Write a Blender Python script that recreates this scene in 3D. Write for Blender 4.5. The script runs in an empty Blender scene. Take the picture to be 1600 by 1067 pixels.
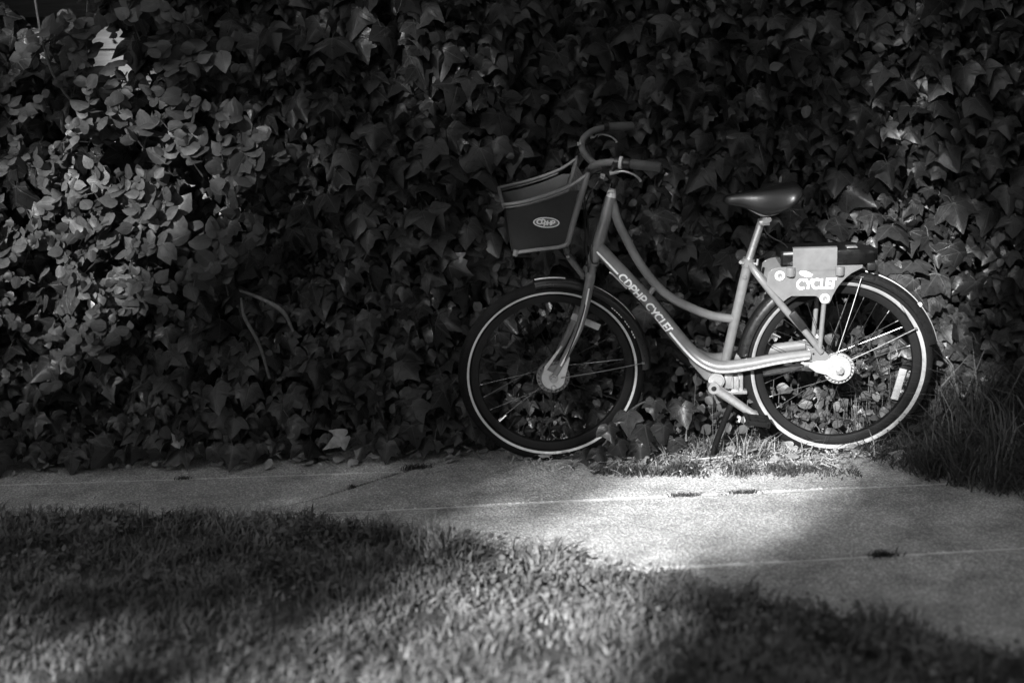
import bpy, bmesh, math, random
import numpy as np
from mathutils import Vector, Matrix, noise as mnoise

random.seed(7)
rng = np.random.default_rng(11)
scene = bpy.context.scene
COL = scene.collection
R = math.radians

# ------------------------------------------------------------------ camera, sky, sun, exposure
cd = bpy.data.cameras.new("camera")
cd.lens = 50; cd.sensor_width = 36; cd.clip_end = 500; cd.clip_start = 0.05
cam = bpy.data.objects.new("camera", cd); COL.objects.link(cam)
cam.location = (0, 0, 1.42)
cam.rotation_euler = (Matrix.Rotation(R(90 - 11.04), 3, 'X') @ Matrix.Rotation(R(-2.0), 3, 'Z')).to_euler()
cd.dof.use_dof = True; cd.dof.focus_distance = 4.95; cd.dof.aperture_fstop = 1.3
scene.camera = cam

SUN_AZ, SUN_EL = R(22), R(25)          # light travels away from the viewer and to the right
LD = Vector((math.sin(SUN_AZ)*math.cos(SUN_EL), math.cos(SUN_AZ)*math.cos(SUN_EL), -math.sin(SUN_EL)))
world = bpy.data.worlds.new("World"); scene.world = world; world.use_nodes = True
wn = world.node_tree.nodes; wl = world.node_tree.links
bg = wn["Background"]; bg.inputs[1].default_value = 0.08
sky = wn.new("ShaderNodeTexSky"); sky.sky_type = 'NISHITA'; sky.sun_disc = False
sky.sun_elevation = SUN_EL; sky.sun_rotation = math.pi + SUN_AZ
bw = wn.new("ShaderNodeRGBToBW")       # the photograph is black and white
wl.new(sky.outputs[0], bw.inputs[0]); wl.new(bw.outputs[0], bg.inputs[0])
sd = bpy.data.lights.new("sun", 'SUN'); sd.energy = 5.0; sd.angle = R(0.53); sd.color = (1, 1, 1)
sun = bpy.data.objects.new("sun", sd); COL.objects.link(sun)
sun.rotation_euler = LD.to_track_quat('-Z', 'Y').to_euler(); sun.location = (-6, -14, 9)
vs = scene.view_settings
vs.view_transform = 'Standard'; vs.look = 'None'; vs.gamma = 1; vs.use_curve_mapping = False
vs.exposure = 1.55
scene.cycles.max_bounces = 5; scene.cycles.diffuse_bounces = 3; scene.cycles.glossy_bounces = 3; scene.cycles.transmission_bounces = 3; scene.cycles.transparent_max_bounces = 4

# ------------------------------------------------------------------ helpers
def tag(o, label=None, cat=None, group=None, kind=None):
    if label: o["label"] = label
    if cat: o["category"] = cat
    if group: o["group"] = group
    if kind: o["kind"] = kind
    return o
def empty(name, loc=(0, 0, 0), rot=(0, 0, 0)):
    o = bpy.data.objects.new(name, None); COL.objects.link(o)
    o.location = loc; o.rotation_euler = rot; o.empty_display_size = 0.05
    return o
def link(name, me, m=None, parent=None, smooth=None):
    if m and not me.materials: me.materials.append(m)
    o = bpy.data.objects.new(name, me); COL.objects.link(o)
    if parent: o.parent = parent
    return o
def mesh(name, V, F, m=None, parent=None, smooth=True, uv=None, angle=None):
    me = bpy.data.meshes.new(name)
    me.from_pydata([tuple(v) for v in V], [], [tuple(f) for f in F])
    if uv is not None:
        l = me.uv_layers.new(name="UVMap")
        for lp in me.loops: l.data[lp.index].uv = uv[lp.vertex_index]
    if smooth:
        me.polygons.foreach_set("use_smooth", [True]*len(me.polygons))
        if angle: me.set_sharp_from_angle(angle=R(angle))
    me.update()
    return link(name, me, m, parent)
def tri_mesh(name, V, F, uv=None, smooth=True):
    """big triangle mesh straight from numpy arrays (V n*3, F m*3, uv n*2)"""
    me = bpy.data.meshes.new(name); n, m = len(V), len(F)
    me.vertices.add(n); me.vertices.foreach_set("co", V.astype(np.float32).ravel())
    me.loops.add(m*3); me.polygons.add(m)
    me.loops.foreach_set("vertex_index", F.astype(np.int32).ravel())
    me.polygons.foreach_set("loop_start", np.arange(0, m*3, 3, dtype=np.int32))
    me.polygons.foreach_set("use_smooth", np.full(m, smooth))
    if uv is not None:
        l = me.uv_layers.new(name="UVMap"); l.data.foreach_set("uv", uv[F.ravel()].astype(np.float32).ravel())
    me.update(calc_edges=True); me.validate()
    return me
def spline(P, n=6):
    P = [np.array(p, float) for p in P]; Q = [2*P[0]-P[1]] + P + [2*P[-1]-P[-2]]; out = []
    for i in range(1, len(Q)-2):
        a, b, c, d = Q[i-1:i+3]
        for k in range(n):
            t = k/n
            out.append(.5*((2*b)+(c-a)*t+(2*a-5*b+4*c-d)*t*t+(3*b-a-3*c+d)*t**3))
    out.append(P[-1]); return out
def frames(P):
    P = np.array(P, float); T = np.gradient(P, axis=0); T /= np.linalg.norm(T, axis=1)[:, None]
    return P, T
def tube_arrays(P, rad, seg=12, cap=True, ref=(0, -1, 0)):
    """sweep; at each point the ring starts at `ref` (projected); returns V,F"""
    P, T = frames(P); n = len(P); rad = np.broadcast_to(np.array(rad, float), (n,)) if np.ndim(rad) == 0 or len(rad) == n else np.interp(np.linspace(0, 1, n), np.linspace(0, 1, len(rad)), rad)
    V = []; ref = np.array(ref, float); prev = None
    for i in range(n):
        r0 = ref if prev is None else prev
        a = r0-T[i]*np.dot(r0, T[i])
        if np.linalg.norm(a) < .15: a = np.cross(T[i], (1, 0, .3))
        a /= np.linalg.norm(a); b = np.cross(T[i], a); prev = a if abs(np.dot(ref, T[i])) > .9 else None
        for k in range(seg):
            w = 2*math.pi*k/seg; V.append(P[i]+rad[i]*(math.cos(w)*a+math.sin(w)*b))
    F = [(i*seg+k, i*seg+(k+1) % seg, (i+1)*seg+(k+1) % seg, (i+1)*seg+k) for i in range(n-1) for k in range(seg)]
    if cap:
        F.append(tuple(range(seg))[::-1]); F.append(tuple((n-1)*seg+k for k in range(seg)))
    return V, F
class MB:
    """collects shapes, then builds ONE mesh object"""
    def __init__(s, xf=None): s.V = []; s.F = []; s.xf = xf
    def add(s, V, F):
        o = len(s.V); s.V += [tuple(v) for v in V]; s.F += [tuple(i+o for i in f) for f in F]; return s
    def tube(s, P, r, seg=12, n=0, cap=True):
        if n: 
            P2 = spline(P, n)
            if np.ndim(r): r = np.interp(np.linspace(0, 1, len(P2)), np.linspace(0, 1, len(r)), r)
            P = P2
        return s.add(*tube_arrays(P, r, seg, cap))
    def box(s, c, d, rot=None, ch=.15):
        """chamfered box"""
        bm = bmesh.new(); bmesh.ops.create_cube(bm, size=1)
        for v in bm.verts: v.co = Vector((v.co.x*d[0], v.co.y*d[1], v.co.z*d[2]))
        if ch: bmesh.ops.bevel(bm, geom=bm.edges[:], offset=min(d)*ch, segments=2, affect='EDGES', profile=.6)
        Mx = rot if rot is not None else Matrix.Identity(3)
        V = [tuple(Mx @ v.co+Vector(c)) for v in bm.verts]; bm.verts.index_update()
        F = [tuple(v.index for v in f.verts) for f in bm.faces]; bm.free(); return s.add(V, F)
    def disc(s, c, prof, seg=32, a0=0, a1=2*math.pi):
        """lathe about the lateral (Y) axis through c; prof = [(radius, y)]"""
        full = abs(a1-a0-2*math.pi) < 1e-6; m = seg if full else seg+1; V = []; F = []
        for k in range(m):
            w = a0+(a1-a0)*k/seg
            for r, y in prof: V.append((c[0]+r*math.cos(w), c[1]+y, c[2]+r*math.sin(w)))
        p = len(prof)
        for k in range(seg):
            for j in range(p-1): F.append((k*p+j, ((k+1) % m)*p+j, ((k+1) % m)*p+j+1, k*p+j+1))
        return s.add(V, F)
    def prism(s, poly, y0, y1):
        """polygon in the X-Z plane, extruded along Y"""
        n = len(poly); V = [(x, y0, z) for x, z in poly]+[(x, y1, z) for x, z in poly]
        F = [tuple(range(n)), tuple(range(2*n-1, n-1, -1))]+[(i, i+n, (i+1) % n+n, (i+1) % n) for i in range(n)]
        return s.add(V, F)
    def build(s, name, m, parent=None, smooth=True, angle=35, bevel=0):
        V = [s.xf(v) for v in s.V] if s.xf else s.V
        o = mesh(name, V, s.F, m, parent, smooth and not bevel, angle=angle)
        if bevel or True:
            bm = bmesh.new(); bm.from_mesh(o.data)
            bmesh.ops.recalc_face_normals(bm, faces=bm.faces[:]); bm.to_mesh(o.data); bm.free()
            if smooth: o.data.set_sharp_from_angle(angle=R(angle))
        if bevel:
            o.data.polygons.foreach_set("use_smooth", [True]*len(o.data.polygons))
            b = o.modifiers.new("bevel", 'BEVEL'); b.width = bevel; b.segments = 2; b.limit_method = 'ANGLE'; b.angle_limit = R(40)
        return o

# ------------------------------------------------------------------ materials
class NT:
    def __init__(s, name):
        s.m = bpy.data.materials.new(name); s.m.use_nodes = True
        s.n = s.m.node_tree.nodes; s.l = s.m.node_tree.links; s.b = s.n["Principled BSDF"]; s.out = s.n["Material Output"]
    def put(s, sock, v):
        if hasattr(v, "links"): s.l.new(v, sock)
        else: sock.default_value = v
    def math(s, op, a, b=0., c=0., clamp=False):
        x = s.n.new("ShaderNodeMath"); x.operation = op; x.use_clamp = clamp
        for i, v in enumerate((a, b, c)): s.put(x.inputs[i], v)
        return x.outputs[0]
    def coord(s, which="Object"):
        return s.n.new("ShaderNodeTexCoord").outputs[which]
    def pos(s): return s.n.new("ShaderNodeNewGeometry").outputs["Position"]
    def noise(s, co, scale, detail=4, rough=.6):
        x = s.n.new("ShaderNodeTexNoise"); s.put(x.inputs["Vector"], co); x.inputs["Scale"].default_value = scale
        x.inputs["Detail"].default_value = detail; x.inputs["Roughness"].default_value = rough; return x.outputs[0]
    def vor(s, co, scale, feat='F1'):
        x = s.n.new("ShaderNodeTexVoronoi"); x.feature = feat; s.put(x.inputs["Vector"], co); x.inputs["Scale"].default_value = scale
        return x
    def ramp(s, v, pts):
        x = s.n.new("ShaderNodeValToRGB"); s.put(x.inputs[0], v); e = x.color_ramp.elements
        while len(e) < len(pts): e.new(.5)
        for k, (p, g) in enumerate(pts): e[k].position = p; e[k].color = (g, g, g, 1)
        return x.outputs[0]
    def rng(s, v, a, b, c, d, smooth=False):
        x = s.n.new("ShaderNodeMapRange"); x.interpolation_type = 'SMOOTHSTEP' if smooth else 'LINEAR'
        for i, q in enumerate((v, a, b, c, d)): s.put(x.inputs[i], q)
        return x.outputs[0]
    def bump(s, h, strength=.3, dist=.002):
        x = s.n.new("ShaderNodeBump"); x.inputs["Strength"].default_value = strength; x.inputs["Distance"].default_value = dist
        s.put(x.inputs["Height"], h); s.l.new(x.outputs[0], s.b.inputs["Normal"])
    def grey(s, v):
        if hasattr(v, "links"):
            s.l.new(v, s.b.inputs["Base Color"])
        else: s.b.inputs["Base Color"].default_value = (v, v, v, 1)
    def set(s, **k):
        for a, v in k.items(): s.put(s.b.inputs[a.replace("_", " ")], v)
        return s.m
def plain(name, g, rough=.5, metal=0., var=.12, scale=40, coat=0., bump=0.):
    t = NT(name); co = t.pos(); n = t.noise(co, scale)
    t.grey(t.rng(n, .3, .7, g*(1-var), g*(1+var)))
    r = t.rng(t.noise(co, scale*2.3), .3, .7, max(.03, rough-.07), min(1, rough+.1))
    if bump: t.bump(n, bump, .001)
    return t.set(Roughness=r, Metallic=metal, Coat_Weight=coat, Coat_Roughness=.12)

M = {}
M['paint'] = plain('frame_paint', .135, .40, var=.13, coat=.5)
M['paint_dark'] = plain('basket_paint', .10, .45, var=.08)
M['white'] = plain('white_reflective', .52, .45, var=.08)
M['tyre_white'] = plain('tyre_stripe', .26, .5, var=.2, scale=30)
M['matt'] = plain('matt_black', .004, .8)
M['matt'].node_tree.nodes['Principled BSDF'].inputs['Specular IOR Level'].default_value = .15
M['decal'] = plain('white_decal', .82, .4, var=.04)
M['silver'] = plain('brushed_aluminium', .50, .38, .8, var=.10, scale=90)
M['alu'] = plain('cast_aluminium', .34, .45, .35, var=.12, scale=120)
M['steel'] = plain('steel_rod', .30, .34, .9)
M['black'] = plain('black_gloss', .006, .32, var=.2, coat=.3)
M['plastic'] = plain('black_plastic', .010, .42, var=.2)
M['rubber'] = plain('tyre_rubber', .006, .85, var=.3, scale=60, bump=.3)
M['rubber'].node_tree.nodes['Principled BSDF'].inputs['Specular IOR Level'].default_value = .18
M['drum'] = plain('drum_shell', .16, .5, .3, var=.15, scale=120)
M['grip'] = plain('grip_rubber', .07, .6, var=.1)
M['saddle'] = plain('saddle_vinyl', .012, .36, var=.1, scale=200, bump=.06)
M['panel'] = plain('basket_panel', .010, .55, var=.1)
M['liner'] = plain('basket_liner', .085, .55, var=.08)
M['rim'] = plain('rim_black', .005, .6, .0)
M['rim'].node_tree.nodes['Principled BSDF'].inputs['Specular IOR Level'].default_value = .25
M['spoke'] = plain('spoke_black', .03, .3, .6)
M['reflector'] = plain('reflector_lens', .36, .2, var=.15, scale=300)
M['emblem'] = plain('emblem_field', .10, .45)
M['emblem_w'] = plain('emblem_print', .68, .45)
M['bark'] = plain('bark', .05, .9, var=.45, scale=18, bump=.8)
M['twig'] = plain('dry_twig', .09, .8, var=.35, scale=60, bump=.5)
M['straw'] = plain('dry_straw', .27, .8, var=.4, scale=30)
M['dead'] = plain('dead_leaf', .22, .7, var=.45, scale=25, bump=.4)

def leaf_material(name, g, vein, rough=.42, veins=(), w=.022, var=.45, pale=.0):
    t = NT(name); uv = t.coord("UV"); sp = t.n.new("ShaderNodeSeparateXYZ"); t.l.new(uv, sp.inputs[0])
    u, v = sp.outputs[0], sp.outputs[1]; p = t.pos()
    mask = None
    for dx, dy in veins:
        l = math.hypot(dx, dy); dx /= l; dy /= l
        al = t.math('ADD', t.math('MULTIPLY', u, dx), t.math('MULTIPLY', v, dy))
        pe = t.math('ABSOLUTE', t.math('SUBTRACT', t.math('MULTIPLY', u, dy), t.math('MULTIPLY', v, dx)))
        wd = t.math('MULTIPLY_ADD', al, -w*.8, w)
        k = t.rng(t.math('DIVIDE', pe, t.math('MAXIMUM', wd, .003)), .25, 1., 1., 0., True)
        k = t.math('MULTIPLY', k, t.rng(al, 0., .03, 0., 1.))
        # side veinlets leaving the rib
        sv = t.math('SINE', t.math('MULTIPLY', t.math('SUBTRACT', al, t.math('MULTIPLY', pe, .9)), 46.))
        sv = t.math('MULTIPLY', t.rng(sv, .86, 1., 0., .22, True), t.rng(pe, .0, .28, 1., 0.))
        sv = t.math('MULTIPLY', sv, t.rng(al, .02, .12, 0., 1.))
        k = t.math('MAXIMUM', k, sv)
        mask = k if mask is None else t.math('MAXIMUM', mask, k)
    if mask is not None:
        rad = t.math('SQRT', t.math('ADD', t.math('MULTIPLY', u, u), t.math('MULTIPLY', v, v)))
        mask = t.math('MAXIMUM', mask, t.rng(rad, .0, .07, 1.6, 0., True))
    n1 = t.noise(p, 4.5, 2); n2 = t.noise(p, 70, 3)
    tone = t.math('MULTIPLY', t.rng(n1, .3, .7, 1-var, 1+var), t.rng(n2, .3, .7, .8, 1.2))
    base = t.math('MULTIPLY', tone, g)
    if mask is not None:
        base = t.math('ADD', base, t.math('MULTIPLY', mask, vein))
        t.bump(t.math('ADD', t.math('MULTIPLY', mask, 1.), t.math('MULTIPLY', n2, .35)), .55, .0025)
    cb = t.n.new("ShaderNodeCombineColor")
    for i in range(3): t.l.new(base, cb.inputs[i])
    t.l.new(cb.outputs[0], t.b.inputs["Base Color"])
    t.set(Roughness=t.rng(n2, .3, .7, rough-.08, rough+.12), Specular_IOR_Level=.45)
    tr = t.n.new("ShaderNodeBsdfTranslucent"); t.l.new(cb.outputs[0], tr.inputs[0])
    mx = t.n.new("ShaderNodeMixShader"); mx.inputs[0].default_value = .22
    t.l.new(t.b.outputs[0], mx.inputs[1]); t.l.new(tr.outputs[0], mx.inputs[2]); t.l.new(mx.outputs[0], t.out.inputs[0])
    return t.m
IVY_VEINS = ((0, -1), (.72, -.40), (-.72, -.40), (.55, .10), (-.55, .10))
M['ivy'] = leaf_material('ivy_leaf', .027, .045, .32, IVY_VEINS)
M['shrub'] = leaf_material('shrub_leaf', .068, .03, .46, ((0, -1),), w=.03, var=.3)
M['tree'] = leaf_material('tree_leaf', .06, .0, .5)
M['grass'] = leaf_material('grass_blade', .150, .0, .5, var=.5)
M['tall'] = leaf_material('tall_grass_blade', .065, .0, .5, var=.5)

def concrete():
    t = NT('concrete'); p = t.pos()
    fine = t.noise(p, 190, 3, .8); mid = t.noise(p, 60, 4); big = t.noise(p, 2.2, 4)
    ag = t.vor(p, 105).outputs["Distance"]
    g = t.math('MULTIPLY', t.rng(big, .3, .7, .52, .64), t.rng(fine, .32, .68, .38, 1.62))
    g = t.math('MULTIPLY', g, t.rng(mid, .3, .7, .86, 1.12))
    g = t.math('MULTIPLY', g, t.rng(ag, .05, .55, 1.4, .68))
    oi = t.n.new('ShaderNodeObjectInfo'); g = t.math('MULTIPLY', g, t.rng(oi.outputs['Random'], 0., 1., .92, 1.08))
    st_ = t.noise(p, 7., 5, .7); g = t.math('MULTIPLY', g, t.rng(st_, .36, .58, .70, 1.06))
    t.grey(g); t.bump(t.math('ADD', fine, t.math('MULTIPLY', ag, -1.)), .9, .005)
    return t.set(Roughness=.88)
M['concrete'] = concrete()
def soil():
    t = NT('soil'); p = t.pos(); g = t.rng(t.noise(p, 45, 6), .3, .7, .02, .075); t.grey(g); t.bump(t.noise(p, 90, 5), 1., .02)
    return t.set(Roughness=.95)
M['soil'] = soil()
M['joint'] = plain('joint_sand', .64, .9, var=.35, scale=14, bump=.6)
def boards():
    t = NT('weathered_board'); p = t.pos(); mp = t.n.new("ShaderNodeMapping"); t.l.new(p, mp.inputs[0]); mp.inputs["Scale"].default_value = (1.2, 8, 26)
    n = t.noise(mp.outputs[0], 5, 6, .7); g = t.rng(n, .3, .72, .12, .26); t.grey(g); t.bump(n, .7, .006)
    return t.set(Roughness=.85)
M['board'] = boards()

# ------------------------------------------------------------------ the setting
def sheet(name, x0, x1, y0, y1, z, m):
    return mesh(name, [(x0, y0, z), (x1, y0, z), (x1, y1, z), (x0, y1, z)], [(0, 1, 2, 3)], m, smooth=False)
tag(sheet("ground", -80, 80, -80, 80, -.035, M['soil']), kind="structure")

# lawn edge (world x -> y), the path lies beyond it
LX = [-4., -1.741, -1.072, -.426, -.118, .09, .338, .499, .732, .991, 1.182, 1.5, 2.4]
LY = [4.78, 4.575, 4.465, 4.295, 4.11, 3.945, 3.785, 3.645, 3.505, 3.345, 3.12, 2.75, 1.8]
def lawn_edge(x): return np.interp(x, LX, LY)
bed = MB()
nb = len(LX); V = [(x, y-.02, .004) for x, y in zip(LX, LY)]+[(x, -3, .004) for x in LX]+[(x, y-.005, -.03) for x, y in zip(LX, LY)]
F = [(i, i+1, nb+i+1, nb+i) for i in range(nb-1)]+[(2*nb+i, 2*nb+i+1, i+1, i) for i in range(nb-1)]
bed.add(V, F); tag(bed.build("lawn_bed", M['soil']), kind="structure")

# pavement of cast concrete slabs, each slab its own piece
pave = tag(empty("pavement", (0, 4.4, 0)), kind="structure")
def slab(poly, z=0.):
    bm = bmesh.new(); c = np.mean(poly, axis=0)
    vs_ = [bm.verts.new((x, y, z)) for x, y in poly]; f = bm.faces.new(vs_)
    if f.normal.z < 0: f.normal_flip()
    r = bmesh.ops.extrude_face_region(bm, geom=[f]); 
    for v in [g for g in r['geom'] if isinstance(g, bmesh.types.BMVert)]: v.co.z -= .06
    bmesh.ops.recalc_face_normals(bm, faces=bm.faces[:])
    bmesh.ops.bevel(bm, geom=[e for e in bm.edges if all(abs(v.co.z-z) < 1e-5 for v in e.verts)], offset=.006, segments=2, affect='EDGES')
    me = bpy.data.meshes.new("slab"); bm.to_mesh(me); bm.free()
    o = link("slab", me, M['concrete'], pave); o.matrix_parent_inverse = Matrix.Translation((0, -4.4, 0)); return o
def j1(x): return 4.492+.040*x
def j2(x): return 3.820+.060*x
crack = [(-.10, 5.45), (-.25, 5.06), (-.384, 4.93), (-.52, 4.79), (-.68, 4.62), (-.804, 4.526), (-.86, 4.47)]
g = .0048
cl = [(x-g*.7, y+g*.3) for x, y in crack]; cr = [(x+g*.7, y-g*.3) for x, y in crack]
yl = 4.915
k = 3  # crack point index just below the left joint
slab([(-4.5, yl+.02+g), (-.40, yl+.005+g)]+[cl[1], cl[0]]+[(-4.5, 5.45)], -.002)
slab([(-4.5, yl+.02-g), (-.41, yl+.005-g)]+cl[3:]+[(-.90, 4.40), (-4.5, 4.40)], 0.)
slab(cr[::-1]+[(3.6, 5.45), (3.6, j1(3.6)+g), (-.80, j1(-.80)+g)], .001)
slab([(-.86, j1(-.86)-g), (3.6, j1(3.6)-g), (3.6, j2(3.6)+g), (-.86, j2(-.86)+g)], 0.)
slab([(-.86, j2(-.86)-g), (3.6, j2(3.6)-g), (3.6, 1.2), (-.86, 1.2)], -.001)
def strip(path, w, name="joint_filler"):
    V = []; F = []
    P, T = frames([(x, y, 0) for x, y in path])
    for i, (p, t) in enumerate(zip(P, T)):
        nrm = np.array((-t[1], t[0], 0)); V += [tuple(p+nrm*w+np.array((0, 0, -.0022))), tuple(p-nrm*w+np.array((0, 0, -.0022)))]
    F = [(2*i, 2*i+1, 2*i+3, 2*i+2) for i in range(len(path)-1)]
    o = mesh(name, V, F, M['joint'], pave, smooth=False); o.matrix_parent_inverse = Matrix.Translation((0, -4.4, 0))
strip([(x, j1(x)) for x in np.linspace(-.75, 3.5, 12)], .008); strip([(x, j2(x)) for x in np.linspace(-.8, 3.5, 12)], .008)
strip([(-4.4, yl+.02), (-.42, yl+.004)], .008)

# board wall behind the ivy
WALL_Y = 5.80
wall = tag(empty("board_wall", (0, WALL_Y, 0)), "pale weathered board wall showing through a gap at the upper left of the ivy", "wall")
bme = None
for i in range(22):
    if bme is None:
        bm = bmesh.new(); bmesh.ops.create_cube(bm, size=1)
        for v in bm.verts: v.co = Vector((v.co.x*9, v.co.y*.022+(-.012 if v.co.z < 0 else .004), v.co.z*.138))
        bmesh.ops.bevel(bm, geom=bm.edges[:], offset=.003, segments=1, affect='EDGES')
        bme = bpy.data.meshes.new("board"); bm.to_mesh(bme); bm.free()
    o = link("board", bme, M['board'], wall); o.location = (random.uniform(-.05, .05), random.uniform(-.002, .002), .04+i*.13)
bk = MB(); bk.box((0, .06, 1.4), (9, .06, 2.9), ch=.02); bk.build("backing", M['bark'], wall)

# ------------------------------------------------------------------ leaves
def leaf_template(outline, centre, curl, seed, ring=.55, fold=.10):
    r = random.Random(seed); O = np.array(outline, float); c = np.array(centre, float); n = len(O)
    P = [c]+[c+(o-c)*ring for o in O]+[o*(1+r.uniform(-.03, .03)) for o in O]
    P = np.array(P); u, v = P[:, 0], P[:, 1]; rr = np.hypot(u, v)
    ang = np.arctan2(u, -v)
    z = -curl[0]*u*u-curl[1]*(v+.3)**2*np.sign(-(v+.3)+1e-9)*.6-fold*np.abs(np.sin(ang*2.1))*rr*.6+curl[2]*u*v
    z = z+np.array([r.uniform(-.02, .02)*q for q in rr])
    F = [(0, 1+k, 1+(k+1) % n) for k in range(n)]
    for k in range(n):
        a, b = 1+k, 1+(k+1) % n; F += [(a, a+n, b+n), (a, b+n, b)]
    V = np.stack([u, z*1., v], 1); V[:, 1] *= -1     # local: X right, Z up (tip down), front faces -Y
    return V, np.array(F), P.copy()
ivy_right = [(.10, .13), (.29, .19), (.47, .07), (.61, -.12), (.75, -.42), (.52, -.40), (.37, -.46), (.28, -.66), (.14, -.88)]
ivy_out = [(0, -.01)]+ivy_right+[(0, -1.12)]+[(-x, y) for x, y in ivy_right[::-1]]
def jit(out, r, a=.05): return [(x*(1+r.uniform(-a, a)), y+r.uniform(-a, a)*.8) for x, y in out]
def ivy_variant(k):
    r = random.Random(100+k); o = jit(ivy_out, r)
    if k % 4 == 3:   # less lobed young leaf
        o = [(x*.86, y*(.88 if y < -.3 else 1)) for x, y in o]; o[7] = (o[7][0]*1.25, o[7][1]-.12); o[len(o)-7] = (o[len(o)-7][0]*1.25, o[len(o)-7][1]-.12)
    return leaf_template(o, (0, -.22), (r.uniform(.05, .65), r.uniform(-.10, .60), r.uniform(-.4, .4)), k, fold=r.uniform(.05, .40))
IVY = [ivy_variant(k) for k in range(14)]
ov_right = [(.20, -.04), (.36, -.20), (.41, -.43), (.34, -.67), (.17, -.87)]
ov_out = [(0, 0)]+ov_right+[(0, -1.03)]+[(-x, y) for x, y in ov_right[::-1]]
OVAL = [leaf_template(jit(ov_out, random.Random(k), .07), (0, -.45), (random.Random(k).uniform(.1, .6), random.Random(k+5).uniform(0, .4), 0), k, fold=.12) for k in range(6)]
def tmpl_mesh(name, T, mat):
    me = tri_mesh(name, T[0], T[1], T[2]); me.materials.append(mat); return me
def rotm(roll, tilt, yaw):
    """(n,3,3) : roll in the leaf plane, tilt face upwards, yaw about the vertical"""
    cr, sr, ct, st, cy, sy = np.cos(roll), np.sin(roll), np.cos(tilt), np.sin(tilt), np.cos(yaw), np.sin(yaw)
    o, z = np.ones_like(cr), np.zeros_like(cr)
    A = np.stack([np.stack([cr, z, -sr], -1), np.stack([z, o, z], -1), np.stack([sr, z, cr], -1)], -2)
    B = np.stack([np.stack([o, z, z], -1), np.stack([z, ct, st], -1), np.stack([z, -st, ct], -1)], -2)   # -Y -> up
    C = np.stack([np.stack([cy, -sy, z], -1), np.stack([sy, cy, z], -1), np.stack([z, z, o], -1)], -2)
    return C @ B @ A
def scatter(T, var, pos, Rm, sc):
    """join many leaves; returns V,F,UV"""
    Vs, Fs, Us = [], [], []; off = 0
    for k, t in enumerate(T):
        i = np.where(var == k)[0]
        if not len(i): continue
        v = np.einsum('nij,kj->nki', Rm[i]*sc[i, None, None], t[0])+pos[i][:, None, :]; n = len(t[0])
        Vs.append(v.reshape(-1, 3)); Fs.append((t[1][None]+(np.arange(len(i))*n)[:, None, None]+off).reshape(-1, 3))
        Us.append(np.tile(t[2], (len(i), 1))); off += len(i)*n
    return np.concatenate(Vs), np.concatenate(Fs), np.concatenate(Us)
def split_leaves(root, T, mat, var, pos, Rm, sc, front, nmax=300, meshname="leaf"):
    """the `nmax` largest-showing leaves become objects of their own, the rest one mass"""
    order = np.argsort(-front)[:nmax]; pick = np.zeros(len(pos), bool); pick[order] = True
    ms = [tmpl_mesh(meshname, t, mat) for t in T]
    for i in order:
        o = bpy.data.objects.new("leaf", ms[var[i]]); COL.objects.link(o); o.parent = root
        m4 = Matrix.Identity(4); r3 = Rm[i]*sc[i]
        for a in range(3):
            for b in range(3): m4[a][b] = r3[a, b]
            m4[a][3] = pos[i, a]-root.location[a]
        o.matrix_local = m4
    r = ~pick; V, F, U = scatter(T, var[r], pos[r]-np.array(root.location), Rm[r], sc[r])
    me = tri_mesh("leaf_mass", V, F, U); o = link("leaf_mass", me, mat, root); tag(o, kind="stuff"); return o
def nz(x, y, s, z=0.): return mnoise.noise(Vector((x*s, y*s, z)))
def to_px(P):
    """rough apparent position, only used to rank which leaves show"""
    f = 2222.; q = np.asarray(P)-np.array((0, 0, 1.42)); c, s = math.cos(R(11.04)), math.sin(R(11.04))
    d = q[:, 1]*c-q[:, 2]*s; u = q[:, 1]*s+q[:, 2]*c
    return 800+f*q[:, 0]/d, 533-f*u/d

def hedge_y(x, z):
    b = 5.345+.07*nz(x, z, 1.1, 3.)+.05*nz(x, z, 3.4, 8.)
    k = float(np.clip((x+.35)/.5, 0, 1)); b -= (1-k)*.13
    if z < .85: b -= (.17*(1-k)+.20*k)*(1-z/.85)**1.2
    return b
ivy = tag(empty("ivy", (0, 5.4, 0)), "dense dark lobed-leaf ivy covering the wall behind the bicycle", "ivy")
pts = []; gap_c = [(-1.46, 1.50, .12), (-1.42, 1.41, .09), (-1.56, 1.60, .13), (-1.68, 1.72, .14), (-1.80, 1.84, .14), (-1.52, 1.37, .06)]
for layer, (sp, dep, lo, hi) in enumerate([(.066, 0., .040, .112), (.056, .04, .035, .095), (.066, .11, .045, .10), (.09, .19, .06, .115)]):
    zz = .02
    while zz < 2.55:
        xx = -3.1+random.uniform(0, sp)
        while xx < 3.1:
            x = xx+random.gauss(0, sp*.32); z = zz+random.gauss(0, sp*.32)
            ok = all(((x-gx)**2+(z-gz)**2) > gr*gr*(1. if layer < 3 else .8) for gx, gz, gr in gap_c)
            if nz(x, z, 2.6, 20+layer) < -.46 and layer == 0: ok = False
            if ok:
                s = (lo+(hi-lo)*random.random()**1.5*1.12)*(1+.30*nz(x, z, 1.3, 40))
                if z < .25: s *= .85
                pts.append((x, hedge_y(x, z)+dep+random.gauss(0, .018), max(z, .03)+.05, s, layer))
            xx += sp
        zz += sp*.92
pts = np.array(pts); n = len(pts)
pos = pts[:, :3]; sc = pts[:, 3]
Rm = rotm(rng.normal(0, .48, n), rng.normal(.36, .40, n), rng.normal(0, .62, n))
var = rng.integers(0, len(IVY), n)
px, py = to_px(pos); inside = (px > 10) & (px < 1590) & (py > 5) & (py < 720)
front = np.where(inside & (pts[:, 4] == 0), sc-(pos[:, 1]-5.25)*.15, -9)
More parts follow.
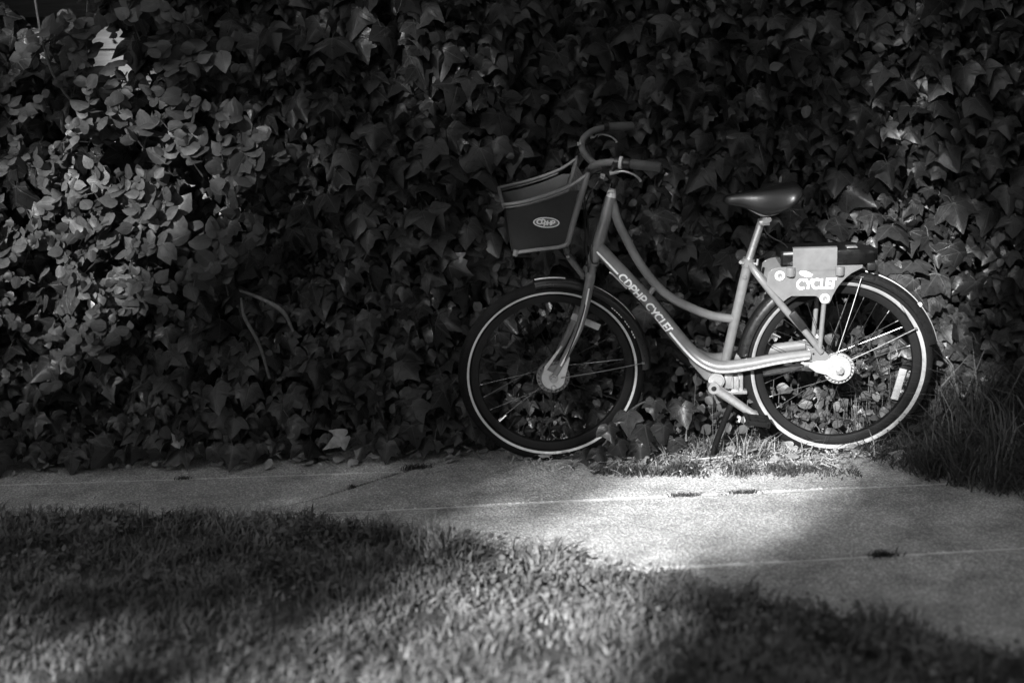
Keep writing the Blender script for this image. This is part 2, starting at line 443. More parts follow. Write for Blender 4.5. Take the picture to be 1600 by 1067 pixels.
split_leaves(ivy, IVY, M['ivy'], var, pos, Rm, sc, front, 300, "ivy_leaf")
N = 620; x = rng.uniform(-2.4, 2.4, N); z = rng.uniform(.1, 1.9, N); kq = np.array([nz(a, b, 1.7, 60.) for a, b in zip(x, z)]) > -.05; x, z = x[kq], z[kq]; n = len(x)
yy = np.array([hedge_y(a, b) for a, b in zip(x, z)])+rng.normal(-.02, .03, n)
V, F, U = scatter(OVAL, rng.integers(0, 6, n), np.stack([x, yy-5.4, z], 1), rotm(rng.normal(0, .8, n), rng.normal(.3, .5, n), rng.normal(0, .7, n)), rng.uniform(.022, .055, n))
tag(link("young_leaf", tri_mesh("young_leaf", V, F, U), M['shrub'], ivy), kind="stuff")
# climbing stems
st = MB()
for i in range(26):
    x = random.uniform(-2.6, 2.6); P = []; z = 0
    while z < 2.4:
        P.append((x, hedge_y(x, z)+.12-5.4, z)); x += random.gauss(0, .07); z += random.uniform(.15, .3)
    st.tube(P, [random.uniform(.006, .012), .003], 6, n=3)
st.build("stem", M['bark'], ivy)
pet = MB()
for i in np.argsort(-front)[:900]:
    a = pos[i]-np.array((0, 5.4, 0)); b = a+np.array((random.gauss(0, .02), random.uniform(.05, .09), random.uniform(.0, .05)))
    pet.tube([a, (a+b)/2+np.array((0, -.004, .012)), b], .0012, 4, cap=False)
tag(pet.build("petiole", M['twig'], ivy), kind="stuff")

# ivy leaves that hang in front of the front tyre and lie along the foot of the hedge
trail = tag(empty("ivy_runner", (.42, 4.93, 0)), "short ivy runner with broad leaves overlapping the lower rear of the front tyre", "ivy")
q = [(.33, 4.885, .16, .085), (.40, 4.90, .20, .10), (.46, 4.91, .15, .11), (.36, 4.88, .09, .09), (.44, 4.90, .08, .10), (.53, 4.93, .14, .10), (.29, 4.89, .07, .075), (.50, 4.92, .24, .09), (.57, 4.95, .08, .09), (.60, 4.97, .20, .10), (.235, 4.90, .06, .07)]
ivm = [tmpl_mesh("ivy_leaf", t, M['ivy']) for t in IVY]
for i, (x, y, z, s) in enumerate(q):
    o = bpy.data.objects.new("leaf", ivm[i % len(ivm)]); COL.objects.link(o); o.parent = trail
    s *= .8; o.location = (x-.42, y-4.93, z*.95); o.scale = (s, s, s); o.rotation_euler = (R(random.uniform(-30, 5)), R(random.uniform(-25, 25)), R(random.uniform(-30, 30)))
rs = MB(); rs.tube([(.20, .10, .10), (.08, .02, .22), (-.03, -.02, .18), (-.12, -.02, .06), (-.2, 0, .02)], .0035, 6, n=4); rs.build("stem", M['twig'], trail)

# small-leaved shrub at the left
shrub = tag(empty("shrub", (-1.5, 5.15, 0)), "bushy shrub with small pale rounded leaves growing over the left of the ivy", "shrub")
sp_, sl = [], []
tw = MB()
cl_ = [(-1.62, .62, .30, .16, 230), (-1.80, .82, .22, .18, 130), (-1.45, .85, .30, .22, 240), (-1.12, .86, .22, .20, 130), (-1.20, 1.06, .30, .16, 150), (-1.02, 1.16, .10, .16, 50), (-.88, 1.08, .07, .16, 55), (-1.28, 1.27, .20, .14, 110), (-1.62, 1.14, .16, .16, 80), (-1.14, 1.47, .12, .14, 70), (-1.92, .60, .20, .22, 120), (-1.30, .62, .16, .12, 45), (-1.86, .22, .16, .16, 40), (-1.46, 1.47, .10, .10, 30), (-1.55, 1.58, .08, .06, 14), (-1.18, 1.64, .12, .08, 30), (-1.72, 1.36, .08, .10, 20)]
for cx, cz, rx, rz, cnt in cl_:
    for j in range(max(3, cnt//13)):
        a0 = random.uniform(0, 2*math.pi); rr = math.sqrt(random.random())
        bx, bz = cx+rx*rr*math.cos(a0), cz+rz*rr*math.sin(a0); by = 5.06+random.uniform(-.07, .05)
        dx, dz = random.gauss(.1, .5), random.gauss(.25, .5); l = math.hypot(dx, dz)+1e-6; dx /= l; dz /= l; ln = random.uniform(.10, .2)
        P = [(bx-dx*ln*.5+1.5, by+.10-5.15, bz-dz*ln*.5-.04), (bx+1.5, by-5.15, bz), (bx+dx*ln*.5+1.5, by-.03-5.15, bz+dz*ln*.5)]
        tw.tube(P, [.0028, .0012], 5, n=3)
        for k in range(13):
            t = (k+.5)/13; s = random.uniform(.034, .068)*(1.15-.45*t)*(1.15 if bx > -1.45 else .9)
            x = bx+dx*ln*(t-.5); z = bz+dz*ln*(t-.5)+.004
            sd_ = 1 if k % 2 else -1
            ang = math.atan2(-dx, dz)+sd_*random.uniform(.6, 1.3)
            sp_.append((x+random.gauss(0, .006), by-.03*t+random.gauss(0, .016), z, s, math.pi+ang if True else 0)); sl.append(by)
tag(tw.build("twig", M['twig'], shrub), kind="stuff")
sp_ = np.array(sp_); n = len(sp_); pos = sp_[:, :3]; sc = sp_[:, 3]
Rm = rotm(-sp_[:, 4]+rng.normal(0, .3, n), rng.normal(.35, .4, n), rng.normal(-.1, .5, n)); var = rng.integers(0, len(OVAL), n)
px, py = to_px(pos); front = np.where((px > 5) & (py > 5), sc-(pos[:, 1]-5.)*.2, -9)
split_leaves(shrub, OVAL, M['shrub'], var, pos, Rm, sc, front, 300, "shrub_leaf")

# grass -----------------------------------------------------------
def blades(base, h, lean, az, w, curve=.5):
    """tapered bent blades, 3 triangles each; arrays of length n"""
    n = len(base); d = np.stack([np.cos(az), np.sin(az), np.zeros(n)], 1); s = np.stack([-np.sin(az), np.cos(az), np.zeros(n)], 1)
    tw_ = rng.uniform(-1.2, 1.2, n)[:, None]; s = s*np.cos(tw_)+d*np.sin(tw_)
    up = np.array((0, 0, 1.)); w = w[:, None]; h = h[:, None]; lean = lean[:, None]
    m = base+up*h*.55+d*lean*h*.28; t = base+up*h*(1-curve*lean*.45)+d*lean*h
    V = np.stack([base-s*w, base+s*w, m-s*w*.85, m+s*w*.85, t], 1).reshape(-1, 3)
    F = (np.array([(0, 1, 3), (0, 3, 2), (2, 3, 4)])[None]+(np.arange(n)*5)[:, None, None]).reshape(-1, 3)
    return V, F
def grass_object(name, base, h, lean, az, w, mat, **k):
    V, F = blades(base, h, lean, az, w); me = tri_mesh(name, V, F, np.zeros((len(V), 2))); return link(name, me, mat)
N = 150000
x = rng.uniform(-2.7, 2.0, N); y = rng.uniform(2.15, 4.85, N)
edge = lawn_edge(x)+.03*np.array([nz(a, 0, 9., 2.) for a in np.round(x, 2)])
k = (y < edge) & (np.abs(x) < .46*y+.35); x, y, edge = x[k], y[k], edge[k]
cl2 = np.array([nz(a, b, 7., 1.)+.7*nz(a, b, 24., 6.) for a, b in zip(x, y)]); k = rng.random(len(x)) < np.clip(.70+cl2*1.1, .10, 1); x, y, cl2, edge = x[k], y[k], cl2[k], edge[k]
n = len(x); wide = rng.random(n) < .30
h = rng.uniform(.018, .056, n)*np.clip(1+.55*cl2, .5, 1.7)*np.where(edge-y < .12, 1.15, 1.)*np.where((edge-y < .30) & (x > -.4), 1+.9*np.clip(cl2, -.2, 1), 1.)*np.where(wide, .8, 1)
lawn = grass_object("lawn_grass", np.stack([x, y, np.full(n, .002)], 1), h, rng.uniform(.1, 1.5, n), rng.normal(.4, 1.7, n), np.where(wide, rng.uniform(.0035, .0062, n), rng.uniform(.0015, .0030, n)), M['grass'])
tag(lawn, "mown lawn grass in the foreground, half in tree shade, up to the path edge", "grass", kind="stuff")
N = 15000; x = rng.uniform(-2.2, 1.7, N); y = rng.uniform(2.3, 4.7, N)
k = (y < lawn_edge(x)+.01) & (rng.random(N) < np.array([np.clip(.15+2.2*nz(a, b, 2.4, 9.), 0, 1) for a, b in zip(x, y)])+.5*(lawn_edge(x)-y < .4)*(x > -.3)); x, y = x[k], y[k]; n = len(x)
CL = [(np.array([(0, 0, 0), (.42, .06, -.35), (.36, .08, -.80), (0, .03, -1.), (-.36, .08, -.80), (-.42, .06, -.35)]), np.array([(0, 1, 5), (1, 2, 4), (1, 4, 5), (2, 3, 4)]), np.zeros((6, 2)))]
V, F, U = scatter(CL, np.zeros(n, int), np.stack([x, y, rng.uniform(.018, .050, n)], 1), rotm(rng.uniform(0, 6.28, n), rng.normal(1.1, .45, n), rng.uniform(0, 6.28, n)), rng.uniform(.010, .024, n))
o = link("clover", tri_mesh("clover", V, F, U), M['grass']); tag(o, "small round clover leaves mixed into the lawn along the path edge", "clover", kind="stuff")
# long dark tussock at the right foot of the hedge
N = 11000; x = rng.uniform(1.22, 2.6, N); y = rng.uniform(4.2, 5.25, N)
k = y > np.interp(x, [1.2, 1.3, 1.44, 1.62, 1.9, 2.6], [4.98, 4.74, 4.50, 4.37, 4.30, 4.2])+.03*rng.normal(size=N); x, y = x[k], y[k]; n = len(x)
kk = np.clip((x-1.2)/.35, .3, 1)
tall = grass_object("tall_grass", np.stack([x, y, np.zeros(n)], 1), rng.gamma(4, .042, n).clip(.04, .42)*kk*np.interp(y, [4.2, 4.6, 5.2], [.5, .85, 1.15])*np.array([np.clip(1+1.3*nz(a, b, 8., 3.), .4, 1.8) for a, b in zip(x, y)]), rng.uniform(.3, 2.0, n), rng.uniform(0, 6.28, n), rng.uniform(.0012, .0042, n), M['tall'])
tag(tall, "long dark unmown grass beside the path at the right edge, behind the rear wheel", "grass", kind="stuff")
# low weeds along the joint of path and verge, below the bottom bracket
N = 5200; x = rng.uniform(.26, 1.18, N); y = 4.815-.10*(x-.3)+rng.normal(0, .032, N)*(.4+x)
k = rng.random(N) < np.array([np.clip(.5+1.6*nz(a, b, 11., 4.), .03, 1) for a, b in zip(x, y)]); x, y = x[k], y[k]; n = len(x)
weeds = grass_object("verge_weeds", np.stack([x, y, np.zeros(n)], 1), rng.uniform(.01, .042, n)*np.interp(x, [.26, .5, .8, 1.12], [.8, 1, 1, .4]), rng.uniform(.2, 1.5, n), rng.uniform(0, 6.28, n), rng.uniform(.001, .0026, n), M['tall'])
tag(weeds, "low strip of short weeds on the path edge below the crank", "weeds", kind="stuff")
N = 2400; x = rng.uniform(.50, 1.30, N); y = rng.uniform(4.86, 5.08, N); k = rng.random(N) < np.array([np.clip(.45+1.5*nz(a, b, 9., 14.), .05, 1) for a, b in zip(x, y)]); x, y = x[k], y[k]; n = len(x)
under = grass_object("undergrowth", np.stack([x, y, np.zeros(n)], 1), rng.gamma(3, .018, n).clip(.015, .13), rng.uniform(.2, 1.8, n), rng.uniform(0, 6.28, n), rng.uniform(.0012, .0034, n), M['grass'])
tag(under, "fine sunlit weeds growing between the wheels behind the kickstand", "weeds", kind="stuff")
# dry clippings and litter under the bicycle
lit = MB(); V, F = [], []
N = 5200; x = rng.uniform(-.1, 1.55, N); y = rng.uniform(4.74, 5.22, N); den = np.interp(x, [-.1, .35, .6, 1.3, 1.55], [.10, .5, 1, 1, .4])*np.interp(y, [4.74, 4.80, 5.2], [.25, 1, 1]); k = rng.random(N) < den
x, y = x[k], y[k]; n = len(x); az = rng.uniform(0, 6.28, n); ln = rng.gamma(2.2, .010, n)+.006; wd = rng.uniform(.0009, .0035, n); zz = rng.uniform(.002, .03, n)*np.interp(y, [4.74, 4.95, 5.2], [.3, 1, 1.6]); el = rng.normal(0, .35, n)
d = np.stack([np.cos(az)*np.cos(el), np.sin(az)*np.cos(el), np.sin(el)], 1)*ln[:, None]; s = np.stack([-np.sin(az), np.cos(az), rng.normal(0, .4, n)], 1)*wd[:, None]
b = np.stack([x, y, zz+.004], 1); up = np.array((0, 0, .0012))
V = np.stack([b-d/2-s, b-d/2+s, b+up*2+s*.9, b+up*2-s*.9, b+d/2+s*.5, b+d/2-s*.5], 1); V[:, :, 2] = np.maximum(V[:, :, 2], .003)
F = (np.array([(0, 1, 2), (0, 2, 3), (3, 2, 4), (3, 4, 5)])[None]+(np.arange(n)*6)[:, None, None]).reshape(-1, 3)
o = link("dry_litter", tri_mesh("dry_litter", V.reshape(-1, 3), F, smooth=False), M['straw']); tag(o, "pale dry clippings and leaf litter scattered under the bicycle", "litter", kind="stuff")
# crumbs and clippings blown over the slabs
N = 900; x = rng.uniform(-2.4, 2.2, N); y = rng.uniform(3.2, 5.05, N); k = (y > lawn_edge(x)+.02) & (rng.random(N) < np.interp(np.minimum(y-lawn_edge(x), 5.1-y), [0, .12, .5], [1, .5, .18])); x, y = x[k], y[k]; n = len(x)
az = rng.uniform(0, 6.28, n); ln = rng.gamma(1.6, .006, n)+.003; wd = rng.uniform(.0012, .004, n); d = np.stack([np.cos(az), np.sin(az), np.zeros(n)], 1)*ln[:, None]/2; sd2 = np.stack([-np.sin(az), np.cos(az), np.zeros(n)], 1)*wd[:, None]/2; b = np.stack([x, y, np.full(n, .003)], 1); up = np.array((0, 0, .0025))
V = np.stack([b-d, b-sd2+up, b+d, b+sd2+up*.4], 1).reshape(-1, 3); F = (np.array([(0, 1, 2), (0, 2, 3), (0, 3, 1), (1, 3, 2)])[None]+(np.arange(n)*4)[:, None, None]).reshape(-1, 3)
o = link("path_crumbs", tri_mesh("path_crumbs", V, F, smooth=False), M['dead']); tag(o, "tiny dark plant crumbs scattered over the concrete path", "litter", kind="stuff")
# loose small leaves lying in the litter
N = 420; x = rng.uniform(-2.1, 1.5, N); y = np.where(x < .1, rng.normal(5.06, .035, N)-.02*x, rng.uniform(4.86, 5.14, N)); keep = (x > .3) | (rng.random(N) < .35); x, y = x[keep], y[keep]; n = len(x)
V, F, U = scatter(OVAL, rng.integers(0, 6, n), np.stack([x, y, rng.uniform(.012, .04, n)], 1), rotm(rng.uniform(0, 6.28, n), rng.uniform(.6, 1.7, n), rng.uniform(0, 6.28, n)), rng.uniform(.02, .055, n))
o = link("leaf_litter", tri_mesh("leaf_litter", V, F, U), M['dead']); tag(o, "small curled dead leaves lying along the foot of the hedge", "leaf litter", kind="stuff")
# seedlings between rear wheel and hedge (small bright leaves seen through the spokes)
seed_ = tag(empty("seedling_patch", (1.1, 5.05, 0)), "low leafy seedlings seen through the spokes of the rear wheel", "plant")
N = 420; x = rng.uniform(.55, 1.55, N); y = 5.08+rng.normal(0, .05, N); z = rng.gamma(2., .075, N).clip(.02, .42)
Rm = rotm(rng.normal(0, 1.2, N), rng.normal(.5, .6, N), rng.normal(-.1, .9, N)); sc = rng.uniform(.018, .055, N); pos = np.stack([x, y, z], 1)
split_leaves(seed_, OVAL, M['shrub'], rng.integers(0, 6, N), pos, Rm, sc, sc, 200, "seedling_leaf")
ss = MB()
for i in range(0, N, 4):
    b = pos[i]-np.array((1.1, 5.05, 0)); ss.tube([(b[0]+random.gauss(0, .02), b[1]+.03, 0), (b[0], b[1]+.015, b[2]*.6), tuple(b)], .0013, 4, n=2, cap=False)
ss.build("stem", M['twig'], seed_)
# weeds growing in the joints
def tuft(x, y, L, n, name, label, hh=.02):
    a = rng.normal(0, L/2.5, n); b = rng.normal(0, .008, n)
    V, F = blades(np.stack([a, b+.05*a, np.zeros(n)], 1), rng.uniform(.006, hh, n), rng.uniform(.3, 1.6, n), rng.uniform(0, 6.28, n), rng.uniform(.001, .0025, n))
    o = link(name, tri_mesh(name, V, F, np.zeros((len(V), 2))), M['tall']); o.location = (x, y, -.002)
    tag(o, label, "weed", "weeds in the path joints")
tuft(.555, j1(.555), .075, 130, "joint_weed", "small weed in the far path joint, left of the pair below the crank")
tuft(.74, j1(.74), .075, 130, "joint_weed", "small weed in the far path joint, right of the pair below the crank")
tuft(1.04, j2(1.04), .05, 160, "joint_weed", "dark weed tuft in the near path joint at the right", .024)
tuft(-.36, 4.95, .06, 150, "joint_weed", "weed tuft at the hedge end of the curved crack", .03)
tuft(-.57, 4.74, .02, 40, "joint_weed", "tiny weed midway along the curved crack")
tuft(-1.20, 4.925, .03, 50, "joint_weed", "tiny weed in the joint at the left of the path")
# fallen leaves
fm = [tmpl_mesh("fallen_leaf", IVY[k], M['dead']) for k in (1, 4, 6)]
for i, (x, y, z, s, rx, ry, rz, lb) in enumerate([(-.62, 5.03, .11, .085, -.3, 1.2, .5, "pale curled dead leaf hanging upright low in the ivy left of the front wheel"),
        (-.47, 5.03, .055, .075, .9, 1.9, -.3, "crumpled dead leaf lying against the ivy beside the upright curled one"),
        (-.22, 5.00, .02, .05, 1.4, .4, 1., "flat pale dead leaf on the path edge just left of the front tyre"),
        (.99, 4.90, .05, .06, .2, .8, -.5, "torn dead leaf beside the kickstand foot"),
        (-1.22, 5.02, .10, .05, .1, 2.6, .4, "shrivelled dead leaf caught low in the ivy at the left"),
        (1.36, 4.80, .035, .07, .3, .4, .4, "dead leaf standing in the long grass behind the rear wheel")]):
    o = bpy.data.objects.new("fallen_leaf", fm[i % 3]); COL.objects.link(o); o.location = (x, y, z); o.scale = (s*.7, s*2.2 if i < 2 else s, s); o.rotation_euler = (rx, ry, rz); tag(o, lb, "leaf", "fallen leaves")
# dry twigs
for P, r, lb in [([(-.965, 5.04, .63), (-.955, 5.03, .56), (-.91, 5.03, .46), (-.885, 5.05, .33)], [.004, .007, .006, .005], "bent bare twig standing out of the ivy, the left one of two"),
                 ([(-.97, 5.05, .655), (-.90, 5.03, .63), (-.82, 5.03, .58), (-.79, 5.06, .50)], [.004, .007, .008, .005], "arched bare twig standing out of the ivy, the right one of two"),
                 ([(-1.62, 5.10, 1.72), (-1.60, 5.08, 1.55), (-1.57, 5.09, 1.42), (-1.50, 5.12, 1.30)], [.004, .005, .005, .004], "bare stem crossing the gap where the board wall shows")]:
    b = MB(); b.tube(P, r, 8, n=5); tag(b.build("twig", M['twig']), lb, "twig")
b = MB(); b.tube([(.62, 4.87, .02), (.72, 4.875, .024), (.80, 4.885, .03)], .004, 6); tag(b.build("twig", M['straw']), "pale straight stick lying in the litter left of the kickstand", "twig")

# ------------------------------------------------------------------ the bicycle
# local axes: X to the rear, Y away from the viewer, Z up; origin where the rear tyre meets the ground
bike = tag(empty("bicycle", (1.15, 4.956, 0), (R(5.16), 0, R(-2.64))), "grey step-through share bicycle with front basket standing before the ivy", "bicycle")
HA = R(73.7); ST = R(6); P0 = Vector((-.839, 0, .783))
SM = Matrix.Rotation(ST, 3, Vector((math.cos(HA), 0, math.sin(HA))))
def steer(v): return tuple(SM @ (Vector(v)-P0)+P0)
RH = (0, 0, .335); FH = (-1.011, 0, .335)

def ribbon(P, rad, phi, w, lift=.0006, wrap=True):
    """decal strip on a swept tube: phi measured from the near side (-Y) upwards"""
    P, T = frames(P); rad = np.interp(np.linspace(0, 1, len(P)), np.linspace(0, 1, len(rad)), rad) if np.ndim(rad) else np.full(len(P), rad)
    V = []
    for p, t, r in zip(P, T, rad):
        a = np.array((0, -1., 0))-t*np.dot((0, -1, 0), t); a /= np.linalg.norm(a); b = np.cross(a, t)
        if b[2] < 0: b = -b
        for k in (-1, -.33, .33, 1):
            q = phi+k*w/2/r; V.append(p+(r+lift)*(math.cos(q)*a+math.sin(q)*b))
    F = [(4*i+j, 4*i+j+1, 4*i+j+5, 4*i+j+4) for i in range(len(P)-1) for j in range(3)]
    return V, F

# stroke letters, height 1, advance given; each a list of polylines
def arc(cx, cy, rx, ry, a0, a1, n=14): return [(cx+rx*math.cos(R(a0+(a1-a0)*i/n)), cy+ry*math.sin(R(a0+(a1-a0)*i/n))) for i in range(n+1)]
GL = {'C': ([arc(.5, .5, .42, .43, 48, 312, 18)], .86), 'D': ([[(.12, .07), (.12, .93)], [(.12, .93)]+arc(.32, .5, .42, .43, 90, -90)+[(.12, .07)]], .84),
      'P': ([[(.12, 0), (.12, .93)], [(.12, .93)]+arc(.36, .68, .28, .25, 90, -90)+[(.12, .43)]], .72), 'H': ([[(.12, 0), (.12, 1)], [(.68, 0), (.68, 1)], [(.12, .5), (.68, .5)]], .86),
      'Y': ([[(.02, 1), (.34, .45)], [(.72, 1), (.34, .45), (.30, 0)]], .66), 'L': ([[(.14, 1), (.12, .08), (.56, .08)]], .56), 'E': ([[(.62, .93), (.12, .93), (.12, .07), (.60, .07)], [(.12, .5), (.54, .5)]], .58),
      '!': ([[(.20, 1), (.15, 0)], [(.20, .93), (.46, .93)]], .46), ' ': ([], .38)}
def stroke_text(txt, track=0., wt=.15, gap_=True):
    """returns V (x, y, layer) and F in text units"""
    V, F, x = [], [], 0.; lay = 0
    for ch in txt:
        ps, adv = GL[ch]
        for p in ps:
            q = [np.array(a, float) for a in p]
            if len(q) == 2: q = [q[0], (q[0]+q[1])/2, q[1]]
            # densify so the decal can wrap
            d = [q[0]]
            for a, b in zip(q, q[1:]):
                m = max(1, int(np.linalg.norm(b-a)/.2)); d += [a+(b-a)*(k+1)/m for k in range(m)]
            q = np.array(d); o = len(V)
            for i in range(len(q)):
                t0 = q[i]-q[i-1] if i else q[1]-q[0]; t1 = q[i+1]-q[i] if i < len(q)-1 else t0
                t0 = t0/(np.linalg.norm(t0)+1e-9); t1 = t1/(np.linalg.norm(t1)+1e-9); t = t0+t1; t /= np.linalg.norm(t)+1e-9
                nn = np.array((-t[1], t[0]))*wt/2/max(.55, float(np.dot(t, t1)))
                for sgn in (1, -1): V.append((x+q[i][0]+sgn*nn[0], q[i][1]+sgn*nn[1], lay))
            F += [(o+2*i, o+2*i+1, o+2*i+3, o+2*i+2) for i in range(len(q)-1)]; lay += 1
        x += adv+track
    return V, F, x
def flat_text(txt, org, ex, ey, nrm, hgt, width=None, **k):
    V, F, adv = stroke_text(txt, **k); sx = (width/adv) if width else hgt
    org, ex, ey, nrm = [Vector(q) for q in (org, ex, ey, nrm)]
    return [tuple(org+ex*(v[0]*sx)+ey*(v[1]*hgt)+nrm*(.0006+v[2]*.00006)) for v in V], F

# --- frame
dt = [(-.838, 0, .785), (-.823, 0, .769), (-.730, 0, .663), (-.651, 0, .572), (-.565, 0, .459), (-.520, -.006, .405), (-.484, -.020, .374), (-.445, -.036, .356), (-.40, -.050, .352), (-.318, -.056, .362), (-.22, -.060, .380), (-.105, -.060, .394)]
dts = spline(dt, 8); dr = np.interp(np.linspace(0, 1, len(dts)), [0, .55, .8, 1], [.0245, .0245, .0235, .0185])
b = MB(); b.tube(dts, dr, 20); main = b.build("down_tube", M['paint'], bike)
b = MB(); b.tube([(-.50, .008, .388), (-.45, .035, .358), (-.40, .050, .352), (-.318, .056, .362), (-.22, .060, .380), (-.105, .060, .394)], [.022, .0235, .0235, .022, .02, .0185], 16, n=6); b.build("chain_stay", M['paint'], bike)
tt = [(-.785, 0, .945), (-.781, 0, .934), (-.765, 0, .871), (-.733, 0, .802), (-.696, 0, .730), (-.645, 0, .656), (-.590, 0, .602), (-.514, 0, .558), (-.439, 0, .527), (-.365, 0, .513)]
b = MB(); b.tube(tt, .0155, 18, n=6); b.build("top_tube", M['paint'], bike)
b = MB(); b.tube([(-.668, 0, .600), (-.638, 0, .643)], .010, 14); b.build("strut", M['paint'], bike)
b = MB(); b.tube([(-.395, 0, .350), (-.318, 0, .708), (-.3165, 0, .716)], .0175, 20); b.build("seat_tube", M['paint'], bike)
b = MB(); ha = [(-.789, 0, .962), (-.790, 0, .957), (-.8405, 0, .782), (-.858, 0, .727), (-.859, 0, .722)]; b.tube(ha, [.019, .0215, .0215, .0225, .021], 22)
b.tube([(-.8378, 0, .79), (-.842, 0, .777)], .0245, 22); b.build("head_tube", M['paint'], bike)
for s in (-1, 1):
    b = MB(); b.tube([(-.312, s*.010, .712), (-.300, s*.036, .697), (-.270, s*.056, .657), (-.193, s*.060, .557), (-.131, s*.062, .486), (-.082, s*.064, .422), (-.066, s*.064, .402)], [.012, .0125, .0125, .0125, .0115, .011, .011], 14, n=5); b.build("seat_stay", M['paint'], bike)
    b = MB(); b.tube([(-.062, s*.066, .590), (-.074, s*.066, .415)], [.0085, .0085], 12); b.build("rack_strut", M['paint'], bike)
    # dropout
    b = MB(); b.prism([(-.118, .412), (-.09, .418), (-.058, .408), (-.035, .385), (-.02, .352), (.012, .350), (.016, .325), (-.01, .312), (-.04, .330), (-.06, .352), (-.112, .374)], s*.060-.004, s*.060+.004); b.build("dropout", M['paint'], bike, bevel=.0015)
b = MB()
for x, z in [(-.095, .398), (-.07, .398)]: b.disc((x, -.0665, z), [(0, 0), (.0035, 0), (.0035, .004)], 12)
b.build("bolt", M['black'], bike)
# decals on the down tube
L_ = np.cumsum([0]+[np.linalg.norm(np.array(q)-np.array(p)) for p, q in zip(dts, dts[1:])])
def at_len(s): return [np.interp(s, L_, [p[k] for p in dts]) for k in range(3)]
def len_at_x(x): return float(np.interp(x, [p[0] for p in dts], L_))
PHI = -.30
for s0, s1, w in [(len_at_x(-.835), len_at_x(-.762), .0075), (len_at_x(-.583), len_at_x(-.112), .0085)]:
    P = [at_len(s) for s in np.linspace(s0, s1, 70)]; r = np.interp(np.linspace(s0, s1, 70), L_, dr)
    V, F = ribbon(P, r, PHI-.12, w); mesh("stripe", V, F, M['decal'], main)
V, F, adv = stroke_text("CDPHP CYCLE!", wt=.21); s0, s1 = len_at_x(-.757), len_at_x(-.585); W = []
for u, v, lay in V:
    s = s0+(s1-s0)*u/adv; p = np.array(at_len(s)); t = np.array(at_len(s+.002))-np.array(at_len(s-.002)); t /= np.linalg.norm(t)
    a = np.array((0, -1., 0)); a -= t*np.dot(a, t); a /= np.linalg.norm(a); bb = np.cross(a, t); bb = bb if bb[2] > 0 else -bb
    q = PHI+(v-.5)*.029/.0245; W.append(p+(.0245+.0007+lay*.00005)*(math.cos(q)*a+math.sin(q)*bb))
mesh("lettering", W, F, M['decal'], main)

# --- seat
prof = [(-.406, .940, .932, .006), (-.398, .951, .925, .016), (-.385, .957, .922, .023), (-.35, .9625, .917, .027), (-.315, .966, .903, .033), (-.285, .970, .891, .043), (-.255, .976, .884, .057), (-.225, .983, .889, .074), (-.198, .988, .902, .088), (-.175, .991, .920, .095), (-.155, .989, .939, .090), (-.142, .981, .953, .070), (-.137, .972, .960, .045)]
V, F = [], []; K = 19
for x, top, bot, hw in prof:
    for k in range(K):
        th = math.pi*k/(K-1); cy = -math.cos(th); sy = math.sin(th)
        yy = hw*math.copysign(abs(cy)**.62, cy); f_ = sy**.75
        V.append((x, yy, bot+(top-bot)*f_-.010*(abs(cy) < .3)*(hw > .06)*(1-abs(cy)/.3)))
n = len(prof)
F = [(i*K+k, i*K+k+1, (i+1)*K+k+1, (i+1)*K+k) for i in range(n-1) for k in range(K-1)]+[tuple(range(K)), tuple((n-1)*K+k for k in range(K))]
F += [(i*K, (i+1)*K, (i+1)*K+K-1, i*K+K-1) for i in range(n-1)]
b = MB(); b.add(V, F); sad = b.build("saddle", M['saddle'], bike, angle=60)
ss_ = sad.modifiers.new("smooth", 'SUBSURF'); ss_.levels = 1; ss_.render_levels = 1
b = MB()
for s in (-1, 1): b.tube([(-.36, s*.012, .930), (-.31, s*.02, .905), (-.27, s*.022, .885), (-.22, s*.024, .892), (-.18, s*.04, .93)], .0035, 8, n=4)
b.build("rail", M['steel'], sad)
b = MB(); b.tube([(-.325, 0, .69), (-.31, 0, .739), (-.2745, 0, .850), (-.272, 0, .858)], .0135, 20); sp = b.build("seat_post", M['silver'], bike)
b = MB(); b.tube([(-.262, -.028, .868), (-.262, .028, .868)], .011, 14); b.tube([(-.25, -.030, .871), (-.25, -.026, .871)], .009, 12); b.box((-.264, 0, .858), (.036, .05, .016)); b.build("saddle_clamp", M['silver'], sp)
b = MB(); b.tube([(-.3195, 0, .702), (-.3135, 0, .730)], .0215, 20); sc_ = b.build("seat_collar", M['paint'], bike)
b = MB(); b.tube([(-.345, -.02, .722), (-.338, .0, .722)], .006, 10); b.tube([(-.345, -.014, .722), (-.334, -.014, .716)], .006, 10); b.build("collar_bolt", M['silver'], sc_)
b = MB(); b.tube([(-.288, -.012, .708), (-.284, -.012, .730)], .0045, 10); b.tube([(-.30, -.012, .715), (-.284, -.012, .712)], .004, 8); b.build("quick_release", M['silver'], sc_)
b = MB(); b.disc((-.330, -.0185, .668), [(0, -.004), (.006, -.004), (.008, 0)], 16); b.build("rivet", M['paint'], bike)
b = MB(); b.disc((-.336, .03, .735), [(0, 0), (.020, 0), (.022, .004), (.020, .010), (0, .010)], 20); b.build("lock_knob", M['plastic'], bike)
b = MB(); b.tube([(-.262, .0, .846), (-.258, -.002, .825), (-.235, -.004, .803), (-.20, -.004, .784), (-.18, 0, .765)], .0022, 6, n=5); b.build("cable", M['plastic'], bike)

